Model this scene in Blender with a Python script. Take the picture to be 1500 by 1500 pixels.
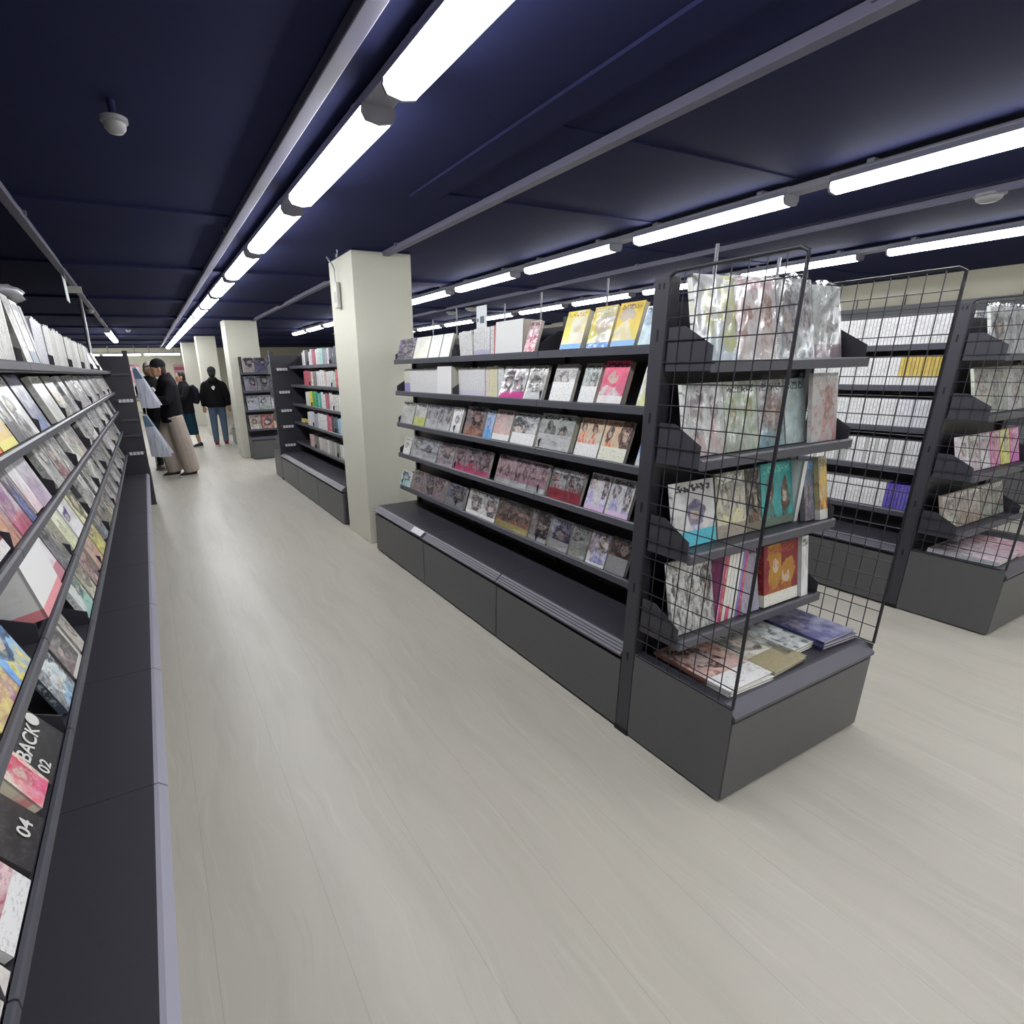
import bpy, bmesh, math, random
from mathutils import Matrix, Vector, noise
random.seed(7)
for o in list(bpy.data.objects): bpy.data.objects.remove(o)
scene = bpy.context.scene
COL = scene.collection
PI = math.pi

# ------------------------------------------------------------------ camera, world, exposure
F_PX, CX, CY = 786.68, 652.43, 795.27
CAM = Vector((-1.4832, -1.3416, 1.4363))
MROT = (Matrix.Rotation(-0.4848, 3, 'Z') @ Matrix.Rotation(1.2554, 3, 'X') @ Matrix.Rotation(-0.0247, 3, 'Z'))
cd = bpy.data.cameras.new('camera'); cam = bpy.data.objects.new('camera', cd); COL.objects.link(cam)
cd.sensor_fit = 'HORIZONTAL'; cd.sensor_width = 36.0; cd.lens = F_PX / 1500 * 36
cd.shift_x = (750 - CX) / 1500; cd.shift_y = (CY - 750) / 1500
cd.clip_start = 0.02; cd.clip_end = 100
cam.matrix_world = Matrix.Translation(CAM) @ MROT.to_4x4()
scene.camera = cam
w = bpy.data.worlds.new('world'); scene.world = w; w.use_nodes = True
w.node_tree.nodes['Background'].inputs[0].default_value = (0.02, 0.02, 0.025, 1)
w.node_tree.nodes['Background'].inputs[1].default_value = 0.3
vs = scene.view_settings
vs.view_transform = 'Standard'; vs.look = 'None'; vs.gamma = 1; vs.use_curve_mapping = False
vs.exposure = 0.85
LAMP_STRENGTH = 17.0

def ray(u, v): return MROT @ Vector(((u - CX) / F_PX, -(v - CY) / F_PX, -1.0))
def at_x(u, v, X): d = ray(u, v); return CAM + d * ((X - CAM.x) / d.x)

# ------------------------------------------------------------------ colour and material helpers
def lin(c):
    if isinstance(c, str):
        c = c.lstrip('#')
        if len(c) == 3: c = ''.join(k * 2 for k in c)
        c = tuple(int(c[i:i + 2], 16) / 255 for i in (0, 2, 4))
    return tuple((x / 12.92 if x <= .04045 else ((x + .055) / 1.055) ** 2.4) for x in c)

class NT:
    """tiny node-building helper"""
    def __init__(s, name):
        s.m = bpy.data.materials.new(name); s.m.use_nodes = True
        s.t = s.m.node_tree; s.t.nodes.clear()
        s.out = s.t.nodes.new('ShaderNodeOutputMaterial')
    def node(s, ty, **kw):
        n = s.t.nodes.new(ty)
        for k, v in kw.items(): setattr(n, k, v)
        return n
    def put(s, sock, v):
        if hasattr(v, 'is_linked') or isinstance(v, bpy.types.NodeSocket): s.t.links.new(v, sock)
        elif isinstance(v, (tuple, list)) and len(v) == 3 and sock.type == 'RGBA': sock.default_value = (*v, 1)
        else: sock.default_value = v
    def math(s, op, a, b=0.0, c=0.0, clamp=False):
        n = s.node('ShaderNodeMath', operation=op, use_clamp=clamp)
        s.put(n.inputs[0], a); s.put(n.inputs[1], b); s.put(n.inputs[2], c)
        return n.outputs[0]
    def add(s, a, b): return s.math('ADD', a, b)
    def sub(s, a, b): return s.math('SUBTRACT', a, b)
    def mul(s, a, b): return s.math('MULTIPLY', a, b)
    def step(s, a, edge, k=30):           # soft step: 1 where a > edge
        return s.math('MULTIPLY_ADD', s.sub(a, edge), k, .5, clamp=True)
    def mix(s, f, a, b, bt='MIX'):
        n = s.node('ShaderNodeMix', data_type='RGBA', blend_type=bt)
        s.put(n.inputs[0], f); s.put(n.inputs[6], a); s.put(n.inputs[7], b)
        return n.outputs[2]
    def noise(s, vec, scale=5, detail=2, rough=.5, out=0):
        n = s.node('ShaderNodeTexNoise'); s.put(n.inputs['Vector'], vec)
        n.inputs['Scale'].default_value = scale; n.inputs['Detail'].default_value = detail; n.inputs['Roughness'].default_value = rough
        return n.outputs[out]
    def comb(s, x, y, z):
        n = s.node('ShaderNodeCombineXYZ'); s.put(n.inputs[0], x); s.put(n.inputs[1], y); s.put(n.inputs[2], z); return n.outputs[0]
    def sep(s, v):
        n = s.node('ShaderNodeSeparateXYZ'); s.put(n.inputs[0], v); return n.outputs
    def attr(s, name, out='Color'):
        n = s.node('ShaderNodeAttribute', attribute_type='OBJECT', attribute_name=name); return n.outputs[out]
    def pbr(s, col, rough=.5, metal=0, spec=.5, bump=None, bumpd=.02, bumps=.3, coat=0):
        p = s.node('ShaderNodeBsdfPrincipled')
        s.put(p.inputs['Base Color'], col); s.put(p.inputs['Roughness'], rough); p.inputs['Metallic'].default_value = metal
        p.inputs['Specular IOR Level'].default_value = spec; p.inputs['Coat Weight'].default_value = coat
        if bump is not None:
            b = s.node('ShaderNodeBump'); b.inputs['Distance'].default_value = bumpd; b.inputs['Strength'].default_value = bumps
            s.put(b.inputs['Height'], bump); s.t.links.new(b.outputs[0], p.inputs['Normal'])
        s.t.links.new(p.outputs[0], s.out.inputs[0]); return s.m

MATS = {}
def plain(name, col, rough=.5, metal=0, spec=.5, nz=0.0, nscale=30):
    if name in MATS: return MATS[name]
    t = NT(name); c = lin(col)
    if nz:
        tc = t.node('ShaderNodeTexCoord').outputs['Object']
        f = t.noise(tc, nscale, 3)
        m = t.pbr(t.mix(f, tuple(x * (1 - nz) for x in c), tuple(min(1, x * (1 + nz)) for x in c)), rough, metal, spec)
    else: m = t.pbr(c, rough, metal, spec)
    MATS[name] = m; return m

fix_dark = plain('fixture_charcoal', '#3b3a42', .42, 0, .5, .06, 40)      # powder-coated shelving
fix_drawer = plain('drawer_charcoal', '#5a5a5c', .45, 0, .5, .05, 25)
fix_rail = plain('rail_grey', '#57555f', .38, .2, .5)
lip_mat = plain('lip_grey', '#56565f', .38, .1, .5)
lit_rail = plain('rail_grey_lit', '#a5a3b2', .3, 0, .5)  # rail grey lightened for the left run, lamp light put into the colour
fix_black = plain('slot_black', '#0b0b0d', .7)
wire_mat = plain('wire_charcoal', '#34343b', .4, .3)
white_label = plain('label_white', '#dcdde2', .5, 0, .5, .08, 200)
paper_mat = plain('paper_white', '#d9d6cc', .8, 0, .2, .05, 120)
column_mat = plain('column_paint', '#d8d6c8', .6, 0, .3, .03, 3)
navy_paint = plain('ceiling_paint', '#292c4d', .85, 0, .08, .10, 1.5)
track_mat = plain('ceiling_track', '#66647a', .5, 0, .4)
housing_mat = plain('lamp_housing', '#a3a3ae', .35, .2)
metal_mat = plain('steel_grey', '#8d8d94', .3, .7)
offwhite_plastic = plain('offwhite_plastic', '#c9c8c2', .4)
wall_mat = plain('wall_paint', '#d3d0bd', .7, 0, .2, .03, 2)
darkwall_mat = plain('dark_wall_paint', '#1b1b24', .8)

def emis(name, col, s):
    t = NT(name); e = t.node('ShaderNodeEmission'); e.inputs[0].default_value = (*col, 1); e.inputs[1].default_value = s
    t.t.links.new(e.outputs[0], t.out.inputs[0]); return t.m
lamp_glow = emis('lamp_diffuser_glow', (.97, .985, 1.0), LAMP_STRENGTH)

def floor_material():
    t = NT('vinyl_floor')
    P = t.node('ShaderNodeTexCoord').outputs['Object']
    x, y, z = t.sep(P)[:3]
    warp = t.mul(t.sub(t.noise(P, 1.3, 2), .5), .25)
    gx = t.add(x, warp)
    g1 = t.noise(t.comb(t.mul(gx, 9), t.mul(y, .9), 0.0), 1, 5, .6)
    g2 = t.noise(t.comb(t.mul(gx, 45), t.mul(y, 2.2), 3.0), 1, 3, .6)
    g3 = t.noise(t.comb(t.mul(gx, 2.2), t.mul(y, .6), 9.0), 1, 3, .5)
    c = t.mix(g3, lin('#b3aea3'), lin('#c3beb3'))
    c = t.mix(t.mul(t.step(g1, .56, 7), .22), c, lin('#9d9b8f'))
    c = t.mix(t.mul(t.step(g2, .62, 9), .2), c, lin('#d2d0c5'))
    c = t.mix(t.mul(t.step(t.sub(1.0, g2), .66, 9), .16), c, lin('#94918a'))
    # faint plank joints along the aisle
    fr = t.math('FRACT', t.math('DIVIDE', t.add(x, .07), .30))
    seam = t.math('LESS_THAN', fr, .010)
    c = t.mix(t.mul(seam, .28), c, lin('#85837a'))
    rough = t.math('MULTIPLY_ADD', g1, .16, .30)
    return t.pbr(c, rough, 0, .45, g2, .002, .12)
floor_mat = floor_material()

def cover_material():
    """printed cover: background, loose generic figures, title marks, bottom band; colours come from the book itself"""
    t = NT('printed_cover')
    uv = t.node('ShaderNodeUVMap').outputs[0]; u, v = t.sep(uv)[:2]
    c1, c2, c3, c4, c5, cb = (t.attr(k) for k in ('c1', 'c2', 'c3', 'c4', 'c5', 'cb'))
    seed, n, bh, fig, ink = (t.attr(k, 'Fac') for k in ('seed', 'nf', 'bh', 'fig', 'ink'))
    un = t.mul(u, n); cell = t.math('FLOOR', un); x = t.sub(t.sub(un, cell), .5)
    z = t.math('MULTIPLY_ADD', cell, 7.3, seed)
    W = t.node('ShaderNodeTexNoise'); W.inputs['Scale'].default_value = 1; W.inputs['Detail'].default_value = 2
    t.put(W.inputs['Vector'], t.comb(t.mul(un, 2.6), t.mul(v, 4.0), z))
    wr, wg, wb = t.sep(W.outputs['Color'])[:3]
    dx = t.mul(t.sub(wr, .5), .55); dy = t.mul(t.sub(wg, .5), .35)
    xp = t.add(x, dx); yp = t.add(v, dy)
    bgn = t.noise(t.comb(t.mul(u, 1.6), t.mul(v, 2.2), t.add(seed, 31.0)), 1, 3)
    grad = t.math('ADD', t.mul(t.sub(1.0, v), .7), t.mul(t.sub(bgn, .5), 1.6), clamp=True)
    col = t.mix(t.step(grad, .45, 3), c1, c2)
    def ell(px, py, cx, cy, rx, ry, k):
        a = t.math('DIVIDE', t.sub(px, cx), rx); b = t.math('DIVIDE', t.sub(py, cy), ry)
        d = t.add(t.mul(a, a), t.mul(b, b))
        return t.math('MULTIPLY', t.sub(1.0, d), k, clamp=True)
    wn = t.node('ShaderNodeTexWhiteNoise', noise_dimensions='1D'); t.put(wn.inputs['W'], z)
    r1, r2, r3 = t.sep(wn.outputs['Color'])[:3]
    sc_ = t.math('MULTIPLY_ADD', r3, .75, .65)
    X = t.math('DIVIDE', t.sub(x, t.mul(t.sub(r1, .5), .38)), sc_); Y = t.math('DIVIDE', t.sub(v, t.math('MULTIPLY_ADD', r2, .28, .46)), sc_)
    XP = t.add(X, dx); YP = t.add(Y, dy)
    body = t.mul(t.step(t.sub(t.math('MULTIPLY_ADD', t.mul(Y, -1.0), .6, .10), t.math('ABSOLUTE', XP)), 0.0, 22), t.step(t.mul(YP, -1.0), .05, 25))
    col = t.mix(t.mul(body, fig), col, c4)
    fold = t.noise(t.comb(t.mul(un, 7), t.mul(v, 5), t.add(z, 4.0)), 1, 3)
    col = t.mix(t.mul(t.mul(t.mul(body, fig), t.step(fold, .52, 10)), .6), col, c2)
    col = t.mix(t.mul(ell(XP, YP, 0.0, .02, .33, t.math('MULTIPLY_ADD', r1, .22, .18), 6), fig), col, c3)
    face = t.mul(ell(t.math('MULTIPLY_ADD', dx, .45, X), t.math('MULTIPLY_ADD', dy, .45, Y), t.mul(t.sub(r2, .5), .12), -.02, .16, .115, 7), fig)
    col = t.mix(t.mul(face, .85), col, lin('#d2bcae'))
    ax = t.math('ABSOLUTE', t.add(X, t.mul(t.sub(r2, .5), -.12)))
    col = t.mix(t.mul(t.mul(ell(ax, Y, .07, -.02, .028, .02, 5), fig), .8), col, c3)
    col = t.mix(t.mul(t.mul(ell(XP, YP, .05, .11, .26, .07, 5), fig), t.step(r3, .3, 9)), col, c3)
    # ink and print detail
    col = t.mix(t.mul(t.step(bgn, .52, 9), .25), col, c5)
    n1 = t.noise(t.comb(t.mul(un, 3.6), t.mul(v, 5.2), t.add(z, 19.0)), 1, 3, .6)
    n2 = t.noise(t.comb(t.mul(un, 6.5), t.mul(v, 9), z), 1, 2, .55)
    k2 = t.math('MULTIPLY', ink, 1.15, clamp=True)
    col = t.mix(t.mul(t.step(n1, .55, 14), k2), col, c2)
    col = t.mix(t.mul(t.step(t.sub(1.0, n1), .56, 14), t.mul(k2, .9)), col, t.mix(.45, c4, (.75, .74, .72)))
    col = t.mix(t.mul(t.step(n2, .60, 16), k2), col, c3)
    col = t.mix(t.mul(t.step(t.sub(1.0, n2), .58, 16), k2), col, t.mix(.55, c1, (.8, .8, .79)))
    # title marks
    tz = t.mul(t.mul(t.step(v, .84, 60), t.step(t.sub(.955, v), 0.0, 60)), t.step(t.sub(.41, t.math('ABSOLUTE', t.sub(u, .5))), 0.0, 60))
    tn = t.noise(t.comb(t.mul(u, 17), t.mul(v, 21), t.add(seed, 77.0)), 1, 1)
    col = t.mix(t.mul(tz, t.step(tn, .5, 14)), col, c5)
    # bottom band with small print
    bm_ = t.step(t.sub(bh, v), 0.0, 120)
    pn = t.noise(t.comb(t.mul(u, 16), t.mul(v, 26), t.add(seed, 13.0)), 1, 1)
    bc = t.mix(t.mul(t.step(pn, .60, 14), .25), cb, c3)
    col = t.mix(bm_, col, bc)
    return t.pbr(col, .33, 0, .45)
cover_mat = cover_material()

def spine_material():
    t = NT('printed_spine')
    uv = t.node('ShaderNodeUVMap').outputs[0]; u, v = t.sep(uv)[:2]
    c1, c2, c3, cb = (t.attr(k) for k in ('c1', 'c2', 'c3', 'cb'))
    seed, bh = t.attr('seed', 'Fac'), t.attr('bh', 'Fac')
    g = t.noise(t.comb(t.mul(u, 1.2), t.mul(v, 15), seed), 1, 1)
    m = t.mul(t.mul(t.step(g, .53, 14), t.step(t.sub(.27, t.math('ABSOLUTE', t.sub(u, .5))), 0.0, 25)), t.step(t.sub(.36, t.math('ABSOLUTE', t.sub(v, .52))), 0.0, 40))
    col = t.mix(t.mul(t.step(t.noise(t.comb(0.0, t.mul(v, 3.0), t.add(seed, 5.0)), 1, 1), .55, 20), .6), c1, c2)
    col = t.mix(t.mul(m, .38), col, c3)
    col = t.mix(t.step(t.sub(bh, v), 0.0, 120), col, cb)
    edge = t.step(t.math('ABSOLUTE', t.sub(u, .5)), .44, 30)
    col = t.mix(t.mul(edge, .6), col, tuple(x * .4 for x in lin('#888')))
    return t.pbr(col, .4, 0, .4)
spine_mat = spine_material()

def page_material():
    t = NT('page_edges'); P = t.node('ShaderNodeTexCoord').outputs['Object']; x, y, z = t.sep(P)[:3]
    n = t.noise(t.comb(t.mul(x, 1.5), t.mul(y, 30.), t.mul(z, 1.5)), 1, 2)
    return t.pbr(t.mix(n, lin('#b9b4a6'), lin('#e2dfd4')), .85, 0, .2)
page_mat = page_material()

def film_material():
    t = NT('clear_film')
    tr = t.node('ShaderNodeBsdfTransparent'); tr.inputs[0].default_value = (.96, .965, .97, 1)
    gl = t.node('ShaderNodeBsdfGlossy'); gl.inputs['Roughness'].default_value = .19; gl.inputs[0].default_value = (.95, .96, .98, 1)
    P = t.node('ShaderNodeTexCoord').outputs['Object']
    b = t.node('ShaderNodeBump'); b.inputs['Strength'].default_value = .25; b.inputs['Distance'].default_value = .04
    t.put(b.inputs['Height'], t.noise(P, 2.6, 1)); t.t.links.new(b.outputs[0], gl.inputs['Normal'])
    fr = t.node('ShaderNodeFresnel'); fr.inputs[0].default_value = 1.5; t.t.links.new(b.outputs[0], fr.inputs['Normal'])
    f = t.math('MULTIPLY_ADD', fr.outputs[0], .75, .03, clamp=True)
    mx = t.node('ShaderNodeMixShader'); t.put(mx.inputs[0], f)
    t.t.links.new(tr.outputs[0], mx.inputs[1]); t.t.links.new(gl.outputs[0], mx.inputs[2]); t.t.links.new(mx.outputs[0], t.out.inputs[0])
    return t.m
film_mat = film_material()

# ------------------------------------------------------------------ mesh helpers
class MB:
    def __init__(s): s.v = []; s.f = []; s.m = []
    def box(s, x0, y0, z0, x1, y1, z1, mi=0):
        b = len(s.v)
        s.v += [(x, y, z) for z in (z0, z1) for y in (y0, y1) for x in (x0, x1)]
        for q in ((0, 2, 3, 1), (4, 5, 7, 6), (0, 1, 5, 4), (2, 6, 7, 3), (0, 4, 6, 2), (1, 3, 7, 5)):
            s.f.append(tuple(b + i for i in q)); s.m.append(mi)
        return s
    def prism(s, prof, a0, a1, axis='x', mi=0):
        """profile points extruded along an axis; profile is (y,z) for x, (x,z) for y, (x,y) for z"""
        b = len(s.v); n = len(prof)
        for a in (a0, a1):
            for p, q in prof:
                s.v.append({'x': (a, p, q), 'y': (p, a, q), 'z': (p, q, a)}[axis])
        s.f.append(tuple(b + i for i in range(n))); s.f.append(tuple(b + n + i for i in reversed(range(n)))); s.m += [mi, mi]
        for i in range(n):
            j = (i + 1) % n; s.f.append((b + i, b + n + i, b + n + j, b + j)); s.m.append(mi)
        return s
    def tube(s, pts, r, seg=6, mi=0, closed=False):
        pts = [Vector(p) for p in pts]; b = len(s.v); n = len(pts)
        for i, p in enumerate(pts):
            d = (pts[(i + 1) % n if closed else min(i + 1, n - 1)] - pts[(i - 1) % n if closed else max(i - 1, 0)]).normalized()
            a = d.cross(Vector((0, 0, 1)));  a = a if a.length > .05 else d.cross(Vector((1, 0, 0)))
            a.normalize(); c = d.cross(a).normalized()
            rr = r[i] if isinstance(r, (list, tuple)) else r
            for k in range(seg):
                t_ = 2 * PI * k / seg; s.v.append(tuple(p + a * math.cos(t_) * rr + c * math.sin(t_) * rr))
        for i in range(n if closed else n - 1):
            for k in range(seg):
                i2 = (i + 1) % n; k2 = (k + 1) % seg
                s.f.append((b + i * seg + k, b + i2 * seg + k, b + i2 * seg + k2, b + i * seg + k2)); s.m.append(mi)
        if not closed:
            s.f.append(tuple(b + k for k in reversed(range(seg)))); s.f.append(tuple(b + (n - 1) * seg + k for k in range(seg))); s.m += [mi, mi]
        return s
    def lathe(s, prof, seg=20, mi=0, org=(0, 0, 0)):
        b = len(s.v); n = len(prof)
        for r, z in prof:
            for k in range(seg):
                t_ = 2 * PI * k / seg; s.v.append((org[0] + r * math.cos(t_), org[1] + r * math.sin(t_), org[2] + z))
        for i in range(n - 1):
            for k in range(seg):
                k2 = (k + 1) % seg; s.f.append((b + i * seg + k, b + i * seg + k2, b + (i + 1) * seg + k2, b + (i + 1) * seg + k)); s.m.append(mi)
        return s
    def mesh(s, name, mats, smooth=False):
        me = bpy.data.meshes.new(name); me.from_pydata(s.v, [], s.f)
        for m in (mats if isinstance(mats, (list, tuple)) else [mats]): me.materials.append(m)
        for p, mi in zip(me.polygons, s.m): p.material_index = mi; p.use_smooth = smooth
        bm = bmesh.new(); bm.from_mesh(me); bmesh.ops.recalc_face_normals(bm, faces=bm.faces[:]); bm.to_mesh(me); bm.free()
        return me

def obj(name, mesh, parent=None, mat=None):
    if isinstance(mesh, MB): mesh = mesh.mesh(name, mat)
    o = bpy.data.objects.new(name, mesh); COL.objects.link(o)
    if parent: o.parent = parent
    return o
def bevel(o, wdt=.003, seg=2):
    b = o.modifiers.new('bevel', 'BEVEL'); b.width = wdt; b.segments = seg; b.limit_method = 'ANGLE'; return o
def tag(o, label, cat, group=None):
    o['label'] = label; o['category'] = cat
    if group: o['group'] = group
    return o
def empty(name, mat4=None):
    o = bpy.data.objects.new(name, None); o.empty_display_size = .05; COL.objects.link(o)
    if mat4 is not None: o.matrix_world = mat4
    return o
def struct(name, mb, mat):
    o = obj(name, mb, None, mat); o['kind'] = 'structure'; return o
def copy_tree(o, parent=None):
    c = o.copy(); COL.objects.link(c)
    if parent: c.parent = parent; c.matrix_parent_inverse = o.matrix_parent_inverse.copy()
    for ch in o.children: copy_tree(ch, c)
    return c
def frame(x, y, z=0, deg=0): return Matrix.Translation((x, y, z)) @ Matrix.Rotation(math.radians(deg), 4, 'Z')

# ------------------------------------------------------------------ the room
CEIL = 2.29
XR, XL, YF, YB = 6.45, -6.0, 20.0, -4.5
struct('floor', MB().box(XL, YB, -.1, XR, YF, 0), floor_mat)
struct('ceiling', MB().box(XL, YB, CEIL, XR, YF, CEIL + .1), navy_paint)
struct('wall_right', MB().box(XR, YB, 0, XR + .1, YF, CEIL), wall_mat)
struct('wall_left', MB().box(XL - .1, YB, 0, XL, YF, CEIL), darkwall_mat)
struct('wall_back', MB().box(XL, YB - .1, 0, XR, YB, CEIL), wall_mat)
struct('wall_far', MB().box(XL, YF, 0, XR, YF + .1, CEIL), wall_mat)
# ceiling joists and shallow soffits, all painted the ceiling navy
k = 0
for (x0, x1, y, wd, dp) in ((-6, 6.4, 4.1, .22, .02), (-6, 6.4, 6.3, .22, .025), (-6, 6.4, 8.5, .22, .03), (-6, 6.4, 10.7, .22, .03), (-6, 6.4, 12.9, .22, .03), (-6, 6.4, 15.1, .22, .03), (-6, 6.4, 17.3, .22, .03),
                            (-6, -.9, 2.3, .2, .012), (.05, 1.55, 1.45, .10, .008), (.05, 1.55, .55, .08, .006), (1.75, 6.4, 2.1, .12, .008)):
    k += 1; struct('trim_%d' % k, MB().box(x0, y, CEIL - dp, x1, y + wd, CEIL), navy_paint)
k += 1; struct('trim_%d' % k, MB().box(-.12, -4.4, CEIL - .012, .04, 1.55, CEIL), navy_paint)

def column(x, y, wx, wy, label):
    c = empty('column', frame(x, y)); tag(c, label, 'column')
    o = obj('painted_shaft', MB().box(0, 0, 0, wx, wy, CEIL - .012), c, column_mat); bevel(o, .006, 2)
    obj('navy_collar', MB().box(.004, .004, CEIL - .012, wx - .004, wy - .004, CEIL), c, navy_paint)
    return c
column(.01, 2.875, .485, .565, 'square off-white column at the far end of the central gondola')
column(-.17, 8.76, .51, .55, 'off-white column just behind the far magazine end display')
column(-.29, 13.0, .42, .42, 'off-white column behind the person in the black hoodie')
column(-.42, 16.2, .38, .38, 'farthest off-white column beside the pink wall panels')

# ceiling tracks (long grey bars) and lamp rows
def ceiling_track(x, y0, y1, z, wd, label):
    t = empty('ceiling_track', frame(x, y0, z)); tag(t, label, 'ceiling track')
    bevel(obj('track_bar', MB().box(-wd / 2, 0, 0, wd / 2, y1 - y0, .035), t, track_mat), .004)
    for y in range(1, int(y1 - y0), 3): obj('saddle', MB().box(-wd / 2 - .012, y, .02, wd / 2 + .012, y + .03, .04), t, track_mat)
ceiling_track(-.86, YB + .1, 19, 2.25, .055, 'long grey ceiling track left of the nearest lamp row')
ceiling_track(.29, YB + .1, 12, 2.25, .055, 'grey ceiling track crossing above the central gondola')
ceiling_track(2.66, YB + .1, 12, 2.25, .03, 'thin grey ceiling track above the right gondola')
ceiling_track(-1.93, YB + .1, 13, 2.25, .05, 'grey ceiling track above the left shelf run')

ord_ = ['first', 'second', 'third', 'fourth', 'fifth', 'sixth', 'seventh', 'eighth', 'ninth', 'tenth', 'eleventh', 'twelfth', 'thirteenth', 'fourteenth', 'fifteenth',
        'sixteenth', 'seventeenth', 'eighteenth', 'nineteenth', 'twentieth'] 
def nth(i):
    if i < 20: return ord_[i]
    n = i + 1; return '%d%s' % (n, 'th' if n % 100 in (11, 12, 13) else {1: 'st', 2: 'nd', 3: 'rd'}.get(n % 10, 'th'))

def lamp_proto(L):
    p = {}
    p['housing'] = MB().prism([(-.058, .03), (.058, .03), (.045, .07), (-.045, .07)], 0, L, 'y').mesh('lamp_housing', housing_mat)
    p['diffuser'] = MB().prism([(-.054, .03), (-.057, .014), (-.045, -.006), (0, -.014), (.045, -.006), (.057, .014), (.054, .03)], .012, L - .012, 'y').mesh('lamp_diffuser', lamp_glow)
    p['end_cap'] = MB().prism([(-.056, .032), (-.059, .014), (-.046, -.008), (0, -.016), (.046, -.008), (.059, .014), (.056, .032)], 0, .012, 'y').mesh('lamp_end_cap', housing_mat)
    return p
LP = lamp_proto(1.02)
def lamp(x, y, z, label, group, rotz=0):
    o = empty('ceiling_lamp', frame(x, y, z, rotz)); tag(o, label, 'lamp', group)
    obj('housing', LP['housing'], o); obj('diffuser', LP['diffuser'], o)
    obj('end_cap', LP['end_cap'], o); e = obj('end_cap', LP['end_cap'], o); e.location.y = 1.008
    for yy in (.15, .85): obj('mounting_clip', MB().box(-.03, yy, .066, .03, yy + .03, CEIL - z), o, housing_mat)
def lamp_row(x, y0, pitch, n, z, rowname, k0):
    rail = obj('lamp_rail', MB().box(-.05, 0, .035, .05, pitch * n, .066), None, housing_mat); rail.location = (x, y0 - .1, z)
    bevel(rail, .004); tag(rail, 'grey mounting rail carrying the %s' % rowname, 'rail')
    for i in range(n):
        j = i - k0
        where = ('%s lamp ahead in the %s' % (nth(j), rowname)) if j >= 0 else ('%s lamp behind the camera in the %s' % (nth(-j - 1), rowname))
        lamp(x, y0 + pitch * i, z, 'white tube %s' % where, 'tubes of the %s' % rowname)
lamp_row(-.68, .565 - 1.187 * 4, 1.187, 19, 2.20, 'lamp row over the main aisle', 3)
lamp_row(1.60, .60 - 1.22 * 4, 1.22, 13, 2.20, 'lamp row over the second aisle', 3)
lamp_row(3.84, .14 - 1.22 * 3, 1.22, 12, 2.20, 'lamp row over the third aisle', 2)
for i in range(3): lamp(-1.93, 10.6 + 1.2 * i, 2.18, '%s lit tube on the left ceiling track' % nth(i), 'tubes on the left track')
for i in range(4): lamp(-.35 - 1.1 * i, 18.6, 2.03, '%s crosswise tube from the right at the far wall' % nth(i), 'crosswise tubes at the far wall', 90)

# smoke detectors, speakers
def detector(x, y, z, label, r=.05, stem=0.0):
    o = empty('smoke_detector', frame(x, y, z)); tag(o, label, 'detector')
    obj('base', MB().lathe([(0, 0), (r * 1.15, 0), (r * 1.15, -.012), (r, -.016), (0, -.016)], 24), o, plain('detector_grey', '#8e8e92', .5))
    d = obj('dome', MB().lathe([(r * .95, -.016), (r * .9, -.03), (r * .6, -.042), (0, -.045)], 24), o, plain('dome_grey', '#9c9c9e', .45))
    for p in d.data.polygons: p.use_smooth = True
    if z < CEIL - .01: obj('stem', MB().lathe([(.012, 0), (.012, CEIL - z)], 10), o, navy_paint)
detector(-1.43, 1.02, 2.24, 'small grey dome detector high on the dark ceiling at left', .036)
detector(2.70, .20, CEIL - .03, 'round white ceiling detector above the right lamp row', .06)
detector(2.85, 6.5, 2.25, 'small white dome detector above the central shelves', .07)
detector(2.96, 6.0, 2.26, 'wider white ceiling disc beside the dome detector above shelves', .12)
detector(-1.95, 7.4, 2.25, 'tiny white spotlight dome on the dark left ceiling', .04)
detector(-1.6, 11.0, 2.25, 'farther tiny white dome on the dark left ceiling', .04)

# ------------------------------------------------------------------ shelving
BW, BD, LIPY = .9, .42, .235
ZS = (.52, .785, 1.025, 1.265, 1.495)
def shelf_meshes(W, D, lip, tag_):
    m = {}
    m['plate'] = MB().box(.002, lip + .012, -.022, W - .002, D - .012, 0).mesh('plate_' + tag_, fix_dark)
    lo = -.016 if abs(lip - .185) < 1e-4 else -.026
    m['lip'] = MB().prism([(lip, lo), (lip + .012, lo), (lip + .012, .008), (lip + .004, .008), (lip, .003)], .002, W - .002, 'x').mesh('lip_' + tag_, lip_mat)
    return m
def bracket_mesh(lip, D, h=.10):
    y0 = lip + .014; y1 = min(D - .012, y0 + .19)
    return MB().prism([(y0, 0), (y1, 0), (y1, h), (y1 - .06, h), (y0, h * .45)], 0, .0025, 'x').mesh('bracket', fix_dark)
_sm = {}
def add_shelves(par, W, D, lip, zs, left=True, right=False, h=.10):
    key = (round(W, 3), round(D, 3), round(lip, 3), h)
    if key not in _sm: _sm[key] = (shelf_meshes(W, D, lip, 'w%d' % int(W * 100)), bracket_mesh(lip, D, h))
    m, bk = _sm[key]
    for z in zs:
        s = obj('shelf', m['plate'], par); s.location.z = z
        obj('shelf_lip', m['lip'], s)
        if left: b = obj('side_bracket', bk, s); b.location.x = .003
        if right: b = obj('side_bracket', bk, s); b.location.x = W - .006
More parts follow.
